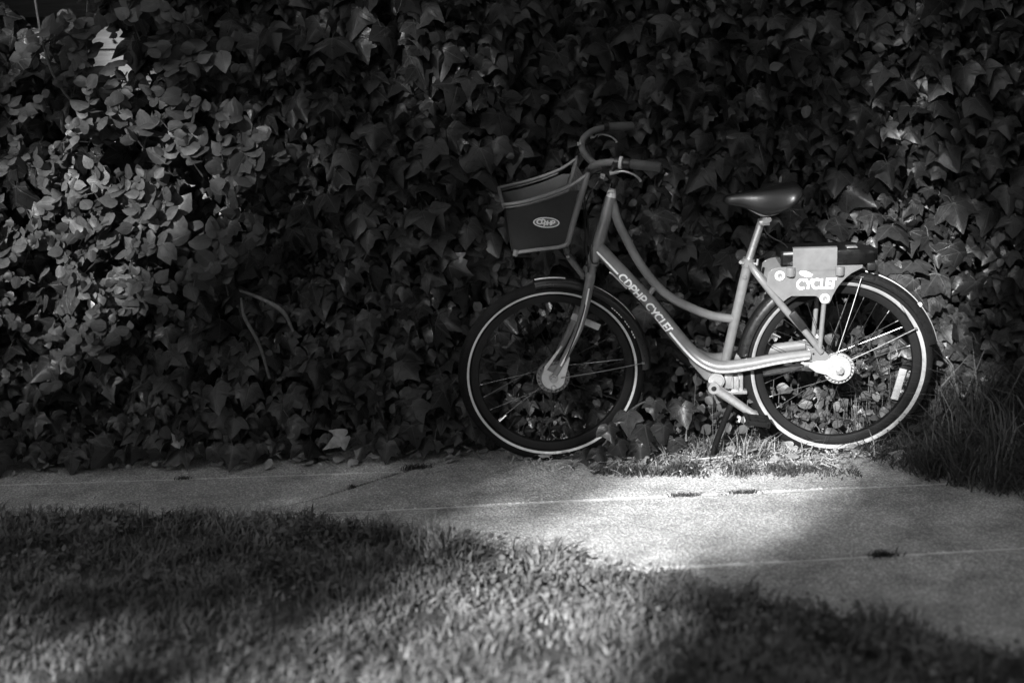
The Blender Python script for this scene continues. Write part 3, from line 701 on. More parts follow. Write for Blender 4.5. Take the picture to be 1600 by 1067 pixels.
# --- rack
plate = [(-.257, .696), (-.247, .704), (-.235, .710), (-.218, .714), (-.02, .7145), (.064, .714), (.063, .704), (.045, .695), (.027, .686), (.012, .674), (-.002, .660), (-.013, .647), (-.023, .632), (-.036, .607), (-.041, .592), (-.047, .582), (-.060, .578), (-.073, .582), (-.079, .592), (-.084, .602), (-.090, .607), (-.097, .609), (-.176, .611), (-.190, .603), (-.203, .592), (-.225, .614), (-.262, .655)]
for s in (-1, 1):
    b = MB(); b.prism(plate, s*.0765, s*.0735) if s < 0 else b.prism(plate, .0735, .0765)
    pl = b.build("rack_plate", M['paint'], bike, bevel=.0008)
    if s < 0:
        Y = -.0765
        for x, z in [(-.217, .684), (-.062, .599)]:
            b = MB(); b.disc((x, Y, z), [(.0085, -.0015), (.010, -.0045), (.0155, -.0045), (.0175, -.003), (.0178, .001)], 28); b.build("washer", M['white'], pl)
            b = MB(); b.disc((x, Y, z), [(0, -.002), (.003, -.002), (.0035, -.005), (.007, -.005), (.0086, -.001)], 16); b.build("bolt", M['silver'], pl)
        for x, z in [(-.181, .697), (-.014, .696)]:
            b = MB(); b.tube([(x, Y-.002, z+.016), (x, Y-.002, z+.012), (x, Y-.002, z-.010), (x, Y-.002, z-.014)], [.0150, .0158, .0158, .0148], 20); b.build("hinge_boss", M['paint'], pl)
        V, F = flat_text("CYCLE!", (-.160, Y, .6345), (1, 0, .0), (.04, 0, 1), (0, -1, 0), .036, .134, wt=.23); mesh("lettering", V, F, M['decal'], pl)
        b = MB(); V = []
        for i in range(28):
            w = 2*math.pi*i/28; x = .0225*math.cos(w); z = .0095*math.sin(w); c, s_ = math.cos(R(-16)), math.sin(R(-16)); V.append((-.130+x*c-z*s_, Y-.0007, .6885+x*s_+z*c))
        V += [(-.113, Y-.0008, .686), (-.104, Y-.0008, .6865), (-.112, Y-.0008, .677)]
        mesh("emblem", V, [tuple(range(28)), (28, 29, 30)], M['decal'], pl)
    else:
        for x, z in [(-.217, .684), (-.062, .599)]:
            b = MB(); b.disc((x, .0765, z), [(.0175, 0), (.0155, .004), (0, .004)], 20); b.build("washer", M['white'], pl)
for s in (-1,):
    b = MB(); hp = [(.0785, .700), (.0785, .770), (.0765, .777), (.070, .7795), (.060, .7795)]; hp += [(y-.0015, z-.0018*(z > .71)) for y, z in hp[::-1]]
    V = [(x, s*y, z) for x in (-.174, -.024) for y, z in hp]; m_ = len(hp)
    F = [(i, (i+1) % m_, m_+(i+1) % m_, m_+i) for i in range(m_)]+[tuple(range(m_)), tuple(range(m_, 2*m_))]
    b.add(V, F); b.build("rack_cover", M['paint'], bike, angle=50)
b = MB(); ol = [(-.213, -.060), (-.205, -.068), (.050, -.070), (.066, -.066), (.084, -.050), (.124, -.022), (.130, 0), (.124, .022), (.084, .050), (.066, .066), (.05, .070), (-.205, .068), (-.213, .06)]
n = len(ol); V = []
for z, k in [(.712, .96), (.718, 1.), (.750, 1.), (.760, .985), (.7655, .93)]: V += [(-.05+(x+.05)*(1-(1-k)*.35), y*k, z-.012*max(0, (x-.05)/.08)*(z > .74)) for x, y in ol]
F = [(r*n+i, r*n+(i+1) % n, (r+1)*n+(i+1) % n, (r+1)*n+i) for r in range(4) for i in range(n)]+[tuple(range(n)), tuple(4*n+i for i in range(n))]
b.add(V, F); lb_ = b.build("lock_box", M['black'], bike, angle=40)
b = MB(); b.box((.035, -.018, .7665), (.036, .030, .003)); b.build("solar_panel", M['silver'], lb_)
b = MB(); b.box((.10, 0, .700), (.03, .10, .026)); b.box((.12, 0, .694), (.012, .07, .05)); b.build("tail_light", M['plastic'], bike)
b = MB(); b.box((-.1515, -.062, .520), (.030, .030, .078), Matrix.Rotation(R(-37), 3, 'Y'), ch=.25); b.build("lock_sleeve", M['plastic'], bike)

# --- wheels
def wheel(c, xf, spoke_phase, s0=.2945, s1=.3070):
    w = empty("wheel"); w.parent = bike
    b = MB(xf); b.disc(c, [(.311+.0245*math.cos(t), .0235*math.sin(t)) for t in np.linspace(0, 2*math.pi, 17)], 96); ty = b.build("tyre", M['rubber'], w, angle=80)
    b = MB(xf)   # tread blocks
    for i in range(120):
        a = 2*math.pi*i/120
        for s in (-1, 1):
            a2 = a+(.026 if s > 0 else 0); rr = .3352
            V = []
            for da, dl, dr_ in [(-.009, .004, 0), (.009, .004, 0), (.012, .015, -.005), (-.006, .015, -.005)]:
                V.append((c[0]+(rr+dr_)*math.cos(a2+da), c[1]+s*dl, c[2]+(rr+dr_)*math.sin(a2+da)))
            for v in list(V): V.append((c[0]+(v[0]-c[0])*.985, v[1], c[2]+(v[2]-c[2])*.985))
            b.add(V, [(0, 1, 2, 3), (0, 4, 5, 1), (1, 5, 6, 2), (2, 6, 7, 3), (3, 7, 4, 0)])
    b.build("tread", M['rubber'], w)
    def sid(r): return -math.sqrt(max(1e-6, 1-((r-.311)/.0245)**2))*.0235-.0008
    b = MB(xf); rs_ = np.linspace(s0, s1, 5); b.disc(c, [(r, sid(r)) for r in rs_], 96); b.build("tyre_stripe", M['tyre_white'] if xf is None else M['white'], w)
    b = MB(xf); b.disc(c, [(.262, -.004), (.264, -.011), (.272, -.0135), (.289, -.0140), (.2895, -.010), (.282, -.008), (.280, 0), (.282, .008), (.2895, .010), (.289, .014), (.272, .0135), (.264, .011), (.262, .004), (.262, -.004)], 96); b.build("rim", M['rim'], w, angle=30)
    b = MB(xf); b.disc(c, [(.0, -.062), (.008, -.062), (.008, -.046), (.03, -.044), (.034, -.040), (.034, -.034), (.022, -.030), (.019, 0), (.022, .030), (.034, .034), (.034, .040), (.03, .044), (.008, .046), (.008, .062), (0, .062)], 32); b.build("hub", M['alu'], w)
    for i in range(32):
        a = 2*math.pi*i/32+spoke_phase; s = 1 if i % 2 else -1; off = (1 if (i//2) % 2 else -1)*R(62)
        p = (c[0]+.032*math.cos(a+off), c[1]+s*.037, c[2]+.032*math.sin(a+off)); q = (c[0]+.264*math.cos(a), c[1]+s*.002, c[2]+.264*math.sin(a))
        b = MB(xf); b.tube([p, q], .0011, 5, cap=False); d_ = Vector(q)-Vector(p); d_.normalize()
        b.tube([tuple(Vector(q)-d_*.014), q], .0022, 6); b.build("spoke", M['spoke'], w)
    return w
wr = wheel(RH, None, .05); wf = wheel(FH, steer, .12, .2965, .3045)
# spoke reflectors and valves
def bar_reflector(w, c, xf, p, q, wd):
    b = MB(xf); P = Vector((p[0], -.012, p[1])); Q = Vector((q[0], -.012, q[1])); d_ = (Q-P); L = d_.length; ang = math.atan2(d_.x, d_.z)
    b.box(tuple((P+Q)/2), (wd, .008, L), Matrix.Rotation(ang, 3, 'Y'), ch=.3)
    for k in range(5): b.box(tuple(P+d_*((k+.5)/5)+Vector((0, -.004, 0))), (wd*.8, .003, L/6.5), Matrix.Rotation(ang, 3, 'Y'), ch=.2)
    b.build("reflector", M['reflector'], w)
bar_reflector(wr, RH, None, (.231, .318), (.203, .205), .026)
bar_reflector(wf, FH, steer, (-.936, .546), (-.838, .497), .024)
for w, c, xf, a in [(wr, RH, None, R(152)), (wf, FH, steer, R(222))]:
    b = MB(xf); d_ = (math.cos(a), math.sin(a)); b.tube([(c[0]+.265*d_[0], 0, c[2]+.265*d_[1]), (c[0]+.228*d_[0], 0, c[2]+.228*d_[1])], [.004, .003], 8); b.build("valve", M['silver'], w)
# moulded print on the front tyre: too small to read
b = MB(steer)
for i in range(13):
    a = R(47-i*2.05); r = .3195; y = -.0240
    if i in (5, 9): continue
    b.box((FH[0]+r*math.cos(a), y, FH[2]+r*math.sin(a)), (.0035, .001, .0075), Matrix.Rotation(-a+R(8), 3, 'Y') @ Matrix.Rotation(0, 3, 'X'), ch=0)
b.build("tyre_print", M['emblem_w'], wf)
# fenders
def fender(c, xf, a0, a1, stripes, stays):
    pr = [(.323, -.031), (.339, -.0305), (.349, -.0245), (.355, -.013), (.357, 0), (.355, .013), (.349, .0245), (.339, .0305), (.323, .031)]
    pr2 = pr+[(r-.0018, y*.95) for r, y in pr[::-1]]+[pr[0]]
    b = MB(xf); b.disc(c, pr2, 60, R(a0), R(a1)); f_ = b.build("fender", M['black'], bike, angle=50)
    for s0, s1, y0, y1, mt in stripes:
        def rad(y): return float(np.interp(y, [-.031, -.0305, -.0245, -.013, 0], [.323, .339, .349, .355, .357]))+.0008
        b = MB(xf); b.disc(c, [(rad(y), y-.0004) for y in np.linspace(y0, y1, 4)], 40, R(s0), R(s1)); b.build("stripe", M[mt], f_)
    for s in (-1, 1):
        for p, q in stays:
            b = MB(xf); m1 = ((p[0]+q[0])/2, s*.052, (p[1]+q[1])/2-.002); b.tube([(p[0], s*.066, p[1]), m1, (q[0], s*.034, q[1])], .0019, 8, n=6)
            b.tube([(q[0]-.004, s*.034, q[1]), (q[0]+.006, s*.033, q[1])], .0042, 8); b.build("fender_stay", M['steel'], f_)
    return f_
fr = fender(RH, None, 13, 172, [(13.5, 37, -.021, -.0145, 'white'), (40, 76, -.021, -.0145, 'white')], [((-.02, .372), (.070, .660)), ((-.012, .352), (.262, .470))])
ff = fender(FH, steer, 0, 99, [(81, 98.5, -.019, -.0115, 'white'), (32, 64, -.020, -.0165, 'emblem_w')], [((-.985, .335), (-.688, .362))])
b = MB(); a = R(38.5); b.disc((RH[0]+.352*math.cos(a), -.0225, RH[2]+.352*math.sin(a)), [(.0, -.0035), (.004, -.0035), (.004, -.002), (.0065, -.002), (.0060, -.0028), (.0080, -.0028), (.0085, 0)], 20); b.build("emblem", M['white'], fr)

# --- fork
b = MB(steer)
for s in (-1, 1): b.tube([(-.862, s*.006, .716), (-.868, s*.030, .703), (-.874, s*.052, .680), (-.893, s*.060, .596), (-.915, s*.061, .518), (-.945, s*.062, .453), (-.987, s*.063, .378), (-1.008, s*.063, .343)], [.018, .0185, .0178, .0160, .0145, .0125, .0105, .010], 16, n=5)
b.tube([(-.860, 0, .722), (-.866, 0, .702)], .0215, 18)
fk = b.build("fork", M['paint'], bike, angle=60)
fpts = spline([(-.879, -.0595, .660), (-.893, -.060, .596), (-.915, -.061, .518), (-.945, -.062, .453), (-.985, -.063, .382)], 10)
V, F = ribbon(fpts, [.0170, .0160, .0145, .0125, .0105], .05, .0055, .0008); mesh("stripe", [steer(v) for v in V], F, M['decal'], fk)
b = MB(steer); b.tube([(-.8585, 0, .7235), (-.8605, 0, .7165)], .0235, 22); b.build("headset_cup", M['black'], bike)
# front drum brake
b = MB(steer); c = (FH[0], -.046, FH[2]); b.disc(c, [(0, -.012), (.044, -.012), (.047, -.010), (.047, -.006), (.057, -.006), (.059, -.004), (.059, .010), (0, .010)], 40); drum = b.build("drum_brake", M['drum'], bike)
for i in range(22):
    a = 2*math.pi*i/22; b = MB(steer); b.box((c[0]+.0525*math.cos(a), -.0528, c[2]+.0525*math.sin(a)), (.008, .002, .0035), Matrix.Rotation(-a+R(40), 3, 'Y'), ch=.1); b.build("slot", M['black'], drum)
def pear(pts, y0, y1, name, mt, par, xf):
    b = MB(xf); b.prism(pts, y0, y1); return b.build(name, M[mt], par, bevel=.0012)
cx_, cz_ = FH[0], FH[2]; ring = [(cx_+.043*math.cos(R(a)), cz_+.043*math.sin(R(a))) for a in range(150, 331, 12)]
pear(ring+[(cx_+.060, cz_+.070), (cx_+.052, cz_+.096), (cx_+.020, cz_+.045), (cx_, cz_+.02), (cx_-.022, cz_+.032), (cx_+.035, cz_+.115), (cx_+.030, cz_+.118), (cx_-.030, cz_+.045)], -.063, -.0585, "brake_arm", 'silver', drum, steer)
b = MB(steer); b.tube([(cx_, -.085, cz_), (cx_, -.06, cz_)], .0105, 6); b.tube([(cx_, -.075, cz_), (cx_, -.068, cz_)], .015, 16); b.build("axle_nut", M['alu'], drum)
b = MB(steer); b.disc((cx_, -.0635, cz_-.036), [(0, -.006), (.006, -.006), (.009, -.003), (.009, .003)], 16); b.build("anchor_bolt", M['silver'], drum)
# rear drum brake
b = MB(); c = (-.004, -.052, .338); b.disc(c, [(0, -.014), (.036, -.014), (.040, -.011), (.042, -.008), (.0525, -.008), (.055, -.005), (.055, .012), (0, .012)], 40); rdr = b.build("drum_brake", M['alu'], bike)
for i in range(24):
    a = 2*math.pi*i/24; b = MB(); b.box((c[0]+.048*math.cos(a), -.0603, c[2]+.048*math.sin(a)), (.0075, .002, .0032), Matrix.Rotation(-a+R(40), 3, 'Y'), ch=.1); b.build("slot", M['black'], rdr)
pear([(-.112, .352), (-.105, .366), (-.085, .374), (-.055, .372), (-.035, .384), (-.010, .392), (.012, .386), (.028, .372), (.036, .350), (.034, .322), (.018, .304), (-.006, .298), (-.03, .306), (-.05, .322), (-.085, .332)], -.074, -.066, "brake_arm", 'alu', rdr, None)
b = MB(); b.tube([(-.004, -.094, .338), (-.004, -.07, .338)], .010, 6); b.tube([(-.004, -.082, .338), (-.004, -.072, .338)], .015, 18); b.build("axle_nut", M['silver'], rdr)
b = MB(); b.tube([(-.135, -.045, .362), (-.09, -.055, .350)], .006, 10); b.tube([(-.16, -.03, .372), (-.10, -.035, .368)], .004, 8); b.box((-.11, -.05, .358), (.03, .02, .014)); b.build("torque_link", M['silver'], rdr)
# --- drive: bottom bracket, shaft, cranks, pedals
b = MB(); b.prism([(-.545, .425), (-.520, .362), (-.468, .298), (-.440, .288), (-.408, .296), (-.404, .345), (-.44, .348), (-.484, .37)], -.020, .020); b.build("bracket_gusset", M['paint'], bike, bevel=.003)
b = MB(); b.tube([(-.430, -.050, .302), (-.430, .050, .302)], .0285, 26); b.tube([(-.430, -.056, .302), (-.430, -.048, .302)], .022, 24); bbk = b.build("bottom_bracket", M['alu'], bike)
b = MB(); b.box((-.385, 0, .292), (.03, .06, .055)); b.box((-.362, -.004, .280), (.026, .056, .062)); b.box((-.343, .0, .285), (.02, .05, .066)); b.box((-.36, -.012, .252), (.08, .05, .012)); b.tube([(-.372, -.032, .31), (-.372, -.032, .27)], .006, 10); b.tube([(-.352, -.032, .30), (-.352, -.032, .27)], .0045, 10); b.build("gear_housing", M['silver'], bike)
b = MB(); b.tube([(-.335, .040, .290), (-.25, .040, .298), (-.10, .040, .323)], .0125, 16); b.tube([(-.12, .040, .320), (-.02, .040, .335)], [.016, .022], 16); b.build("drive_shaft", M['silver'], bike)
for s, e in ((-1, (-.297, .178)), (1, (-.588, .390))):
    S0 = (-.4425, .285); yy = s*.066
    b = MB(); d_ = Vector((e[0]-S0[0], 0, e[1]-S0[1])).normalized(); 
    V, F = tube_arrays([(S0[0], yy, S0[1]), (S0[0]+d_.x*.02, yy, S0[1]+d_.z*.02), ((S0[0]+e[0])/2, yy+s*.004, (S0[1]+e[1])/2), (e[0], yy+s*.008, e[1])], [.0185, .0185, .0160, .0140], 18)
    b.add(V, F); b.tube([(S0[0], yy-s*.02, S0[1]), (S0[0], yy+s*.0185, S0[1])], .0200, 22); b.tube([(e[0], yy-.012, e[1]), (e[0], yy+.014, e[1])], .0135, 16)
    ck = b.build("crank", M['silver'] if s < 0 else M['matt'], bike, angle=50)  # far crank is silver too; its black colour stands in for shade
    b = MB(); b.disc((S0[0], yy+s*.0192, S0[1]), [(0, 0), (.0085, 0), (.0095, 0)] if s > 0 else [(.0095, 0), (.0085, -.0005), (0, -.0005)], 16); b.build("crank_bolt", M['black'], ck)
    b = MB(); yc = yy+s*.06; b.tube([(e[0], yy+s*.01, e[1]), (e[0], yc+s*.04, e[1])], .006, 10)
    rt = Matrix.Rotation(R(8), 3, 'Y')
    for dx in (-.036, .036): 
        o_ = rt @ Vector((dx, 0, 0)); b.box((e[0]+o_.x, yc, e[1]+o_.z), (.014, .082, .024), rt, ch=.25)
    for dy in (-.036, 0, .036): b.box((e[0], yc+dy, e[1]), (.08, .010, .018), rt, ch=.25)
    pd = b.build("pedal", M['matt'], bike)
    for dx in (-.044, .044):
        b = MB(); o_ = rt @ Vector((dx, 0, 0)); b.box((e[0]+o_.x, yc, e[1]+o_.z), (.003, .04, .008), rt, ch=.2); b.build("reflector", M['reflector'], pd)
# kickstand
b = MB(); b.tube([(-.36, .0, .250), (-.368, -.03, .222), (-.390, -.045, .180), (-.420, -.056, .105), (-.446, -.064, .034), (-.452, -.067, .016)], [.013, .013, .0115, .011, .011, .012], 12, n=4); b.tube([(-.452, -.067, .018), (-.458, -.080, .012)], .011, 10); b.box((-.365, -.01, .248), (.05, .05, .02)); b.build("kickstand", M['matt'], bike)

# --- steering: stem, bars, grips, levers, basket
b = MB(steer); b.tube([(-.7885, 0, .962), (-.7875, 0, .966), (-.7835, 0, .990), (-.783, 0, .992)], [.0185, .0175, .0125, .0115], 20); b.build("headset_cap", M['white'], bike)
b = MB(steer); b.tube([(-.784, 0, .985), (-.778, 0, 1.012)], .0085, 14); b.tube([(-.781, 0, 1.006), (-.776, 0, 1.026)], .0165, 18); b.tube([(-.777, 0, 1.022), (-.795, 0, 1.045), (-.823, 0, 1.063)], .0155, 16, n=4); b.tube([(-.823, -.030, 1.063), (-.823, .030, 1.063)], .0195, 18); stem = b.build("stem", M['plastic'], bike)
def roll(p): return (p[0], p[1], p[2]+p[1]*.055)
half = [(-.823, 0, 1.063), (-.835, .035, 1.067), (-.858, .085, 1.082), (-.870, .140, 1.103), (-.860, .185, 1.123), (-.832, .222, 1.137), (-.798, .251, 1.1425), (-.748, .282, 1.142), (-.668, .307, 1.134)]
full = [(x, -y, z) for x, y, z in half[::-1]]+half[1:]
b = MB(steer); b.tube([roll(p) for p in full], .0118, 16, n=5); hb = b.build("handlebar", M['paint'], bike)
for s in (-1, 1):
    A = Vector(roll((-.760, s*.276, 1.1425))); B = Vector(roll((-.666, s*.3075, 1.1338))); D = (B-A)
    b = MB(steer); b.tube([tuple(A), tuple(A+D*.04), tuple(A+D*.96), tuple(B)], [.0135, .0160, .0160, .0135], 20); b.build("grip", M['grip'], hb)
    b = MB(steer); b.tube([tuple(A-D*.02), tuple(A-D*.22)], .0175, 18); b.build("grip_collar", M['plastic'], hb)
    C0 = A-D*.36
    b = MB(steer); b.tube([tuple(C0), tuple(C0+D*.10)], [.0200, .0205] if s < 0 else [.015, .015], 22); b.build("bell_ring" if s < 0 else "shifter_ring", M['white'] if s < 0 else M['plastic'], hb)
    C1 = C0-D*.02
    b = MB(steer); b.tube([tuple(C1-D*.14), tuple(C1)], .0165, 16); b.tube([tuple(C1-D*.1), tuple(C1-D*.1+Vector((-.012, 0, -.028)))], .009, 12); br = b.build("brake_bracket", M['plastic'], hb)
    b = MB(steer); L0 = C1+Vector((-.030, 0, -.034)); b.tube([tuple(L0), tuple(L0+Vector((.03, 0, .004)))], [.0075, .0055], 10)
    b.tube([tuple(L0+Vector((.02, 0, .003))), tuple(L0+Vector((.045, s*.01, .006))), tuple(L0+Vector((.075, s*.018, -.004))), tuple(L0+Vector((.094, s*.022, -.020))), tuple(L0+Vector((.098, s*.022, -.028)))], [.0045, .0035, .0035, .004, .005], 10, n=4)
    b.build("brake_lever", M['silver'], br)
b = MB(steer); p = roll((-.884, .125, 1.104))
for k in (0, 1): b.tube([(p[0]+.008*k, p[1], p[2]+.012+.003*k), (p[0]+.008*k, p[1], p[2]+.024+.003*k)], .0042, 10)
b.build("mirror_bolt", M['silver'], hb)
b = MB(steer); b.tube([(-.83, -.035, 1.045), (-.815, -.035, 1.040)], .010, 12); b.build("clamp_bolt", M['silver'], stem)
for pts_ in ([(-.80, -.255, 1.11), (-.86, -.16, 1.08), (-.885, -.06, 1.0), (-.876, -.035, .90), (-.868, -.032, .80), (-.862, -.03, .74), (-.83, -.02, .735), (-.80, -.012, .72)], [(-.80, .255, 1.13), (-.88, .15, 1.09), (-.89, .05, 1.0), (-.878, .03, .88), (-.88, .05, .74), (-.90, .07, .58)], [(-.815, -.03, 1.05), (-.875, -.03, .96), (-.885, -.035, .85), (-.878, -.045, .72), (-.895, -.075, .60), (-.945, -.08, .46), (-.985, -.066, .37)]):
    b = MB(steer); b.tube(pts_, .0026, 7, n=6); b.build("cable", M['plastic'], bike)
b = MB(); b.tube([(-.800, -.022, .700), (-.785, -.024, .690), (-.740, -.024, .640)], .0028, 7, n=3); b.build("cable", M['silver'], bike)

# basket
bas = empty("basket"); bas.parent = bike
rimp = [(-1.163, .984), (-1.120, .990), (-1.075, .9985), (-1.015, 1.014), (-.955, 1.034), (-.920, 1.052), (-.887, 1.073)]
def rim_at(x): return float(np.interp(x, [q[0] for q in rimp], [q[1] for q in rimp]))
HW = .150; HB = .136
ring = [(x, -HW, z) for x, z in rimp[::-1][:-1]]+[(-1.163, -HW+.012, .984), (-1.168, -HW+.03, .984), (-1.168, HW-.03, .984), (-1.163, HW-.012, .984)]+[(x, HW, z) for x, z in rimp[1:]]
b = MB(steer); b.tube(ring, .0058, 10, n=4); b.build("rim", M['paint'], bas)
b = MB(steer); b.tube([(q[0], q[1]*1.004, q[2]-.0105) for q in ring[2:-2]], .0030, 8, n=4); b.build("lower_rail", M['paint_dark'], bas)
for s in (-1, 1):
    b = MB(steer); b.tube([(-.882, s*HW, 1.080), (-.893, s*HW, 1.045), (-.930, s*(HW-.006), .93), (-.952, s*HB, .850), (-.962, s*HB, .835), (-.985, s*HB, .828)], [.0085, .0105, .0105, .0095, .008, .007], 12, n=4)
    b.build("rear_post", M['paint_dark'], bas)
    b = MB(steer); b.tube([(-.985, s*HB, .828), (-1.06, s*HB, .823), (-1.128, s*HB, .817)], .0062, 10); b.tube([(-1.13, s*HB, .826), (-1.135, s*HB, .806)], .009, 12); b.build("bottom_rail", M['paint'], bas)
    b = MB(steer)
    lo_ = [(-1.146, .822), (-1.10, .822), (-1.03, .824), (-.975, .832), (-.962, .842), (-.955, .860)]
    up_ = [(x, rim_at(x)-.020) for x in np.linspace(-.916, -1.155, 10)]; up_ = [(-.921, 1.005), (-.912, 1.020)]+up_[1:]
    V = []; F = []
    poly = lo_+[(-.940, .92)]+up_+[(-1.159, .955)]
    for off in (0, .003):
        for x, z in poly: V.append((x, s*(HB+(HW-HB)*min(1, max(0, (z-.82)/.17))-.004-off), z))
    n = len(poly); F = [tuple(range(n)), tuple(range(2*n-1, n-1, -1))]+[(i, i+n, (i+1) % n+n, (i+1) % n) for i in range(n)]
    b.add(V, F); pn = b.build("side_panel", M['panel'] if s < 0 else M['liner'], bas)
    if s < 0:
        def pp(x, z, l=.0008): return (x, -(HB+(HW-HB)*min(1, max(0, (z-.82)/.17))-.004)-l, z)
        cxe, cze = -1.026, .916; an = R(-6); V = []
        def el(rx, rz, k=40): return [(cxe+rx*math.cos(t)*math.cos(an)-rz*math.sin(t)*math.sin(an), cze+rx*math.cos(t)*math.sin(an)+rz*math.sin(t)*math.cos(an)) for t in np.linspace(0, 2*math.pi, k, endpoint=False)]
        O, I = el(.0445, .0185), el(.0405, .0150)
        mesh("emblem_ring", [steer(pp(x, z, .0012)) for x, z in O+I], [(i, (i+1) % 40, 40+(i+1) % 40, 40+i) for i in range(40)], M['emblem_w'], pn)
        mesh("emblem_field", [steer(pp(x, z, .0008)) for x, z in I], [tuple(range(40))], M['emblem'], pn)
        V, F, x_ = [], [], -.033
        for ch, dz, wdt in (('C', .001, .018), ('D', .003, .015), ('P', -.0055, .012), ('H', -.0015, .0165), ('P', .0, .014)):
            v, f, adv = stroke_text(ch, wt=.26)
            o = len(V); hh = .0165
            for a, c_, l in v: V.append((x_+a/adv*wdt, dz-.008+c_*hh, .0014+.0001*l)) 
            F += [tuple(i+o for i in q) for q in f]; x_ += wdt*.84 if ch != 'D' else wdt*.62
        V = [steer(pp(cxe+a*math.cos(an)-c_*math.sin(an), cze+a*math.sin(an)+c_*math.cos(an), l)) for a, c_, l in V]
        mesh("emblem_lettering", V, F, M['emblem_w'], pn)
# perforated rear panel, made of cells with real holes
b = MB(steer); NU, NV = 13, 12
def rp(u, v):
    z = .850+v*(1.055-.850); x = -.947+(z-.850)*(-.897+.947)/(1.055-.850)+.004; hw = HB+(HW-HB)*v-.008; return (x, -hw+2*hw*u, z)
for i in range(NU):
    for j in range(NV):
        c4 = [(i/NU, j/NV), ((i+1)/NU, j/NV), ((i+1)/NU, (j+1)/NV), (i/NU, (j+1)/NV)]; cu, cv = (i+.5)/NU, (j+.5)/NV
        ins = [(cu+.30/NU*math.cos(R(a)), cv+.34/NV*math.sin(R(a))) for a in range(225, 585, 45)]
        V = [rp(*q) for q in c4+ins]
        F = [(0, 1, 6, 5, 4), (1, 2, 8, 7, 6), (2, 3, 10, 9, 8), (3, 0, 4, 11, 10)]
        b.add(V, F)
o = b.build("rear_panel", M['paint_dark'], bas); sm_ = o.modifiers.new("solid", 'SOLIDIFY'); sm_.thickness = .002
b = MB(steer); V = [(-1.146, -HB, .823), (-1.146, HB, .823), (-1.161, HW-.004, .972), (-1.161, -HW+.004, .972)]; V += [(x+.003, y, z) for x, y, z in V]; b.add(V, [(0, 1, 2, 3), (7, 6, 5, 4), (0, 4, 5, 1), (1, 5, 6, 2), (2, 6, 7, 3), (3, 7, 4, 0)]); b.build("front_panel", M['panel'], bas)
b = MB(steer); b.box((-1.05, 0, .822), (.19, 2*HB-.01, .004), ch=.1); b.build("floor_panel", M['panel'], bas)
b = MB(steer); b.tube([(-.952, -.03, .815), (-.950, -.03, .790), (-.945, -.03, .765), (-.893, -.022, .690)], .010, 10); b.tube([(-.952, .03, .815), (-.945, .03, .765), (-.893, .022, .690)], .010, 10); b.box((-.953, 0, .815), (.02, .09, .012)); br = b.build("bracket", M['paint_dark'], bas)
b = MB(steer); b.disc((-.947, -.0405, .768), [(0, -.004), (.005, -.004), (.006, 0)], 12); b.build("bolt", M['silver'], br)
b = MB(steer); b.box((-.862, 0, 1.035), (.055, .05, .012), Matrix.Rotation(R(-20), 3, 'Y')); b.build("upper_bracket", M['plastic'], bas)

# ------------------------------------------------------------------ unseen tree added behind the viewer, its crown shaped to set sun and shade
E1 = np.array((math.cos(SUN_AZ), -math.sin(SUN_AZ), 0)); E2 = np.array((math.sin(SUN_AZ)*math.sin(SUN_EL), math.cos(SUN_AZ)*math.sin(SUN_EL), math.cos(SUN_EL))); E3 = -np.array(LD)
GAPS = [  # crown openings placed to pass the wanted pools of light: two ends (across, along the light), radius, softness, how open
    ((-1.22, .80), (-1.30, 1.45), .36, .30, 1.), ((-1.32, 1.45), (-1.12, 1.95), .26, .34, 1.), ((-1.05, 1.95), (-.85, 2.52), .30, .30, 1.),
    ((-2.70, .98), (-1.4, 1.08), .17, .16, 1.), ((-1.45, 1.60), (-1.35, 2.0), .20, .80, .60), ((-3.55, 2.35), (-3.15, 2.75), .26, .30, .42),
    ((-3.68, 3.46), (-3.58, 3.30), .18, .24, .34), ((-2.85, 2.88), (-2.75, 2.92), .16, .2, .26),
    ((-1.75, 2.2), (-1.6, 2.8), .25, .3, .11), ((-.98, 2.90), (-.92, 2.92), .08, .20, .40), ((-.56, 3.0), (-.62, 3.6), .12, .25, .12), ((-2.32, 3.32), (-2.2, 3.36), .10, .2, .24),
    ((-.64, 2.50), (-.60, 2.95), .20, .24, .95), ((-.45, 2.25), (-.42, 2.55), .10, .28, .30)]
def openness(a, b):
    L = np.full(a.shape, .012)
    for (a0, b0), (a1, b1), r, s, lv in GAPS:
        dx, dy = a1-a0, b1-b0; t = np.clip(((a-a0)*dx+(b-b0)*dy)/(dx*dx+dy*dy), 0, 1); d = np.hypot(a-a0-t*dx, b-b0-t*dy)
        q = np.clip((r+s/2-d)/s, 0, 1); L = np.maximum(L, lv*q*q*(3-2*q))
    return L
N = 130000
a = rng.uniform(-7.5, 3.5, N); b_ = rng.uniform(-1.5, 6.5, N); c = rng.uniform(16, 23, N)
tau = -np.log(np.clip(openness(a, b_), .012, 1)); ell = ((a+2)/5.6)**2+((b_-2.4)/4.2)**2
k = (rng.random(N) < tau/4.5) & (ell < 1.0+.15*rng.normal(size=N)); a, b_, c = a[k], b_[k], c[k]; n = len(a)
pos = a[:, None]*E1+b_[:, None]*E2+c[:, None]*E3
root = pos.mean(0); tree = tag(empty("added_shade_tree", (root[0], root[1], 0)), "unseen tree added behind the viewer, crown openings shaped for the light on lawn and ivy", "tree")
LT = [(np.array([(0, 0, 0), (.42, .06, -.35), (.30, .08, -.72), (0, 0, -1.), (-.32, .08, -.70), (-.42, .06, -.35)]), np.array([(0, 1, 5), (1, 2, 4), (1, 4, 5), (2, 3, 4)]), np.zeros((6, 2)))]
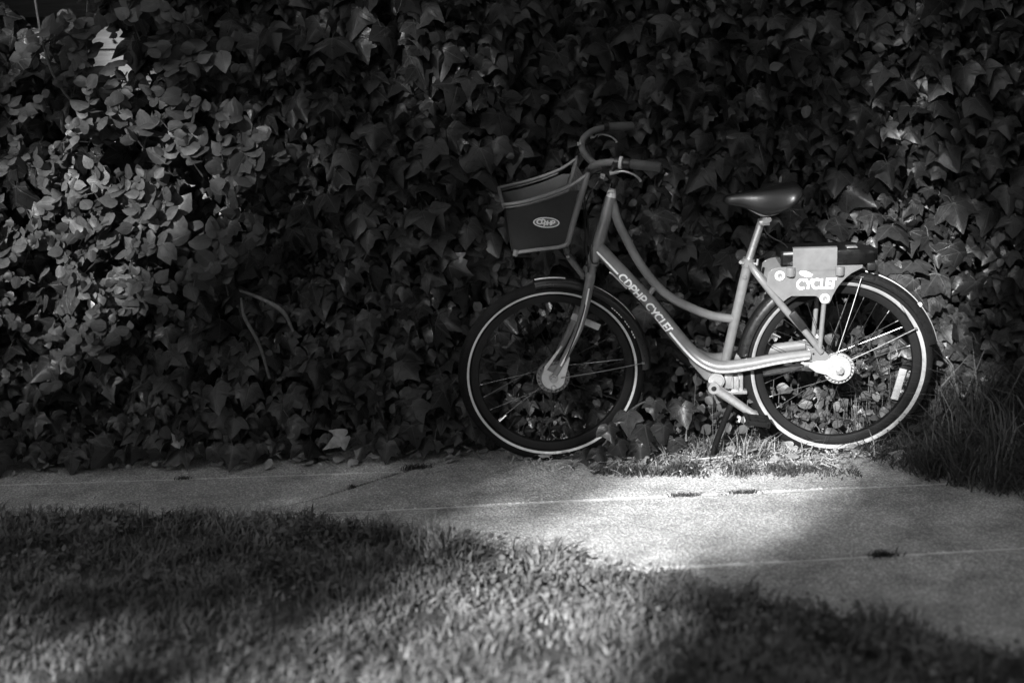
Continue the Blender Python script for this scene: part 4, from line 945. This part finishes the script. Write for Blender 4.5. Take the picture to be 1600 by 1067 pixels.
V, F, U = scatter(LT, np.zeros(n, int), pos-np.array((root[0], root[1], 0)), rotm(rng.uniform(0, 6.28, n), rng.uniform(-1.2, 1.2, n), rng.uniform(0, 6.28, n)), rng.uniform(.08, .14, n))
o = link("crown", tri_mesh("crown", V, F, U), M['tree'], tree); tag(o, kind="stuff")
b = MB(); top = pos[:, 2].max()-root[2]
b.tube([(0, 0, -.1), (.05, .02, 2.2), (-.05, .05, 5.0), (.02, 0, 9.0)], [.42, .32, .26, .16], 14, n=4); b.build("trunk", M['bark'], tree)
# unseen trees added behind and beside the viewer to block low sky light
for i, (tx, ty, rx, rz, cz, lb) in enumerate([(-14, -11, 6.5, 6.5, 7.0, "unseen tree added to block sky light, at the far left of the row"), (6.5, -12, 6.5, 7.0, 7.5, "unseen tree added to block sky light, right of the shading tree"),
        (-3.5, -17, 7.5, 8.5, 8.5, "tallest unseen tree added to block sky light, at the back of the row"), (17, -9, 6.5, 6.5, 7.0, "unseen tree added to block sky light, at the far right of the row"), (-15, 1, 5.5, 6.0, 6.5, "unseen tree added to block sky light, left of the viewer"), (15, 2, 5.5, 6.0, 6.5, "unseen tree added to block sky light, right of the viewer")]):
    n = 9000; u = rng.normal(size=(n, 3)); u /= np.linalg.norm(u, axis=1)[:, None]; u *= rng.uniform(.55, 1.05, n)[:, None]
    pos = u*np.array((rx, rx*.8, rz))+np.array((tx, ty, cz)); pos = pos[pos[:, 2] > 1.2]
    a, b_ = pos @ E1, pos @ E2; pos = pos[~((a > -4.3) & (a < .2) & (b_ > .5) & (b_ < 4.2))]; n = len(pos)
    t_ = tag(empty("tree", (tx, ty, 0)), lb, "tree", "unseen trees added to block sky light")
    V, F, U = scatter(LT, np.zeros(n, int), pos-np.array((tx, ty, 0)), rotm(rng.uniform(0, 6.28, n), rng.uniform(-1.2, 1.2, n), rng.uniform(0, 6.28, n)), rng.uniform(.35, .60, n))
    o = link("crown", tri_mesh("crown", V, F, U), M['tree'], t_); tag(o, kind="stuff")
    b = MB(); b.tube([(0, 0, -.1), (.08, .02, 1.5), (-.05, .05, 3.5), (.02, 0, cz)], [.40, .28, .24, .15], 12, n=3); b.build("trunk", M['bark'], t_)
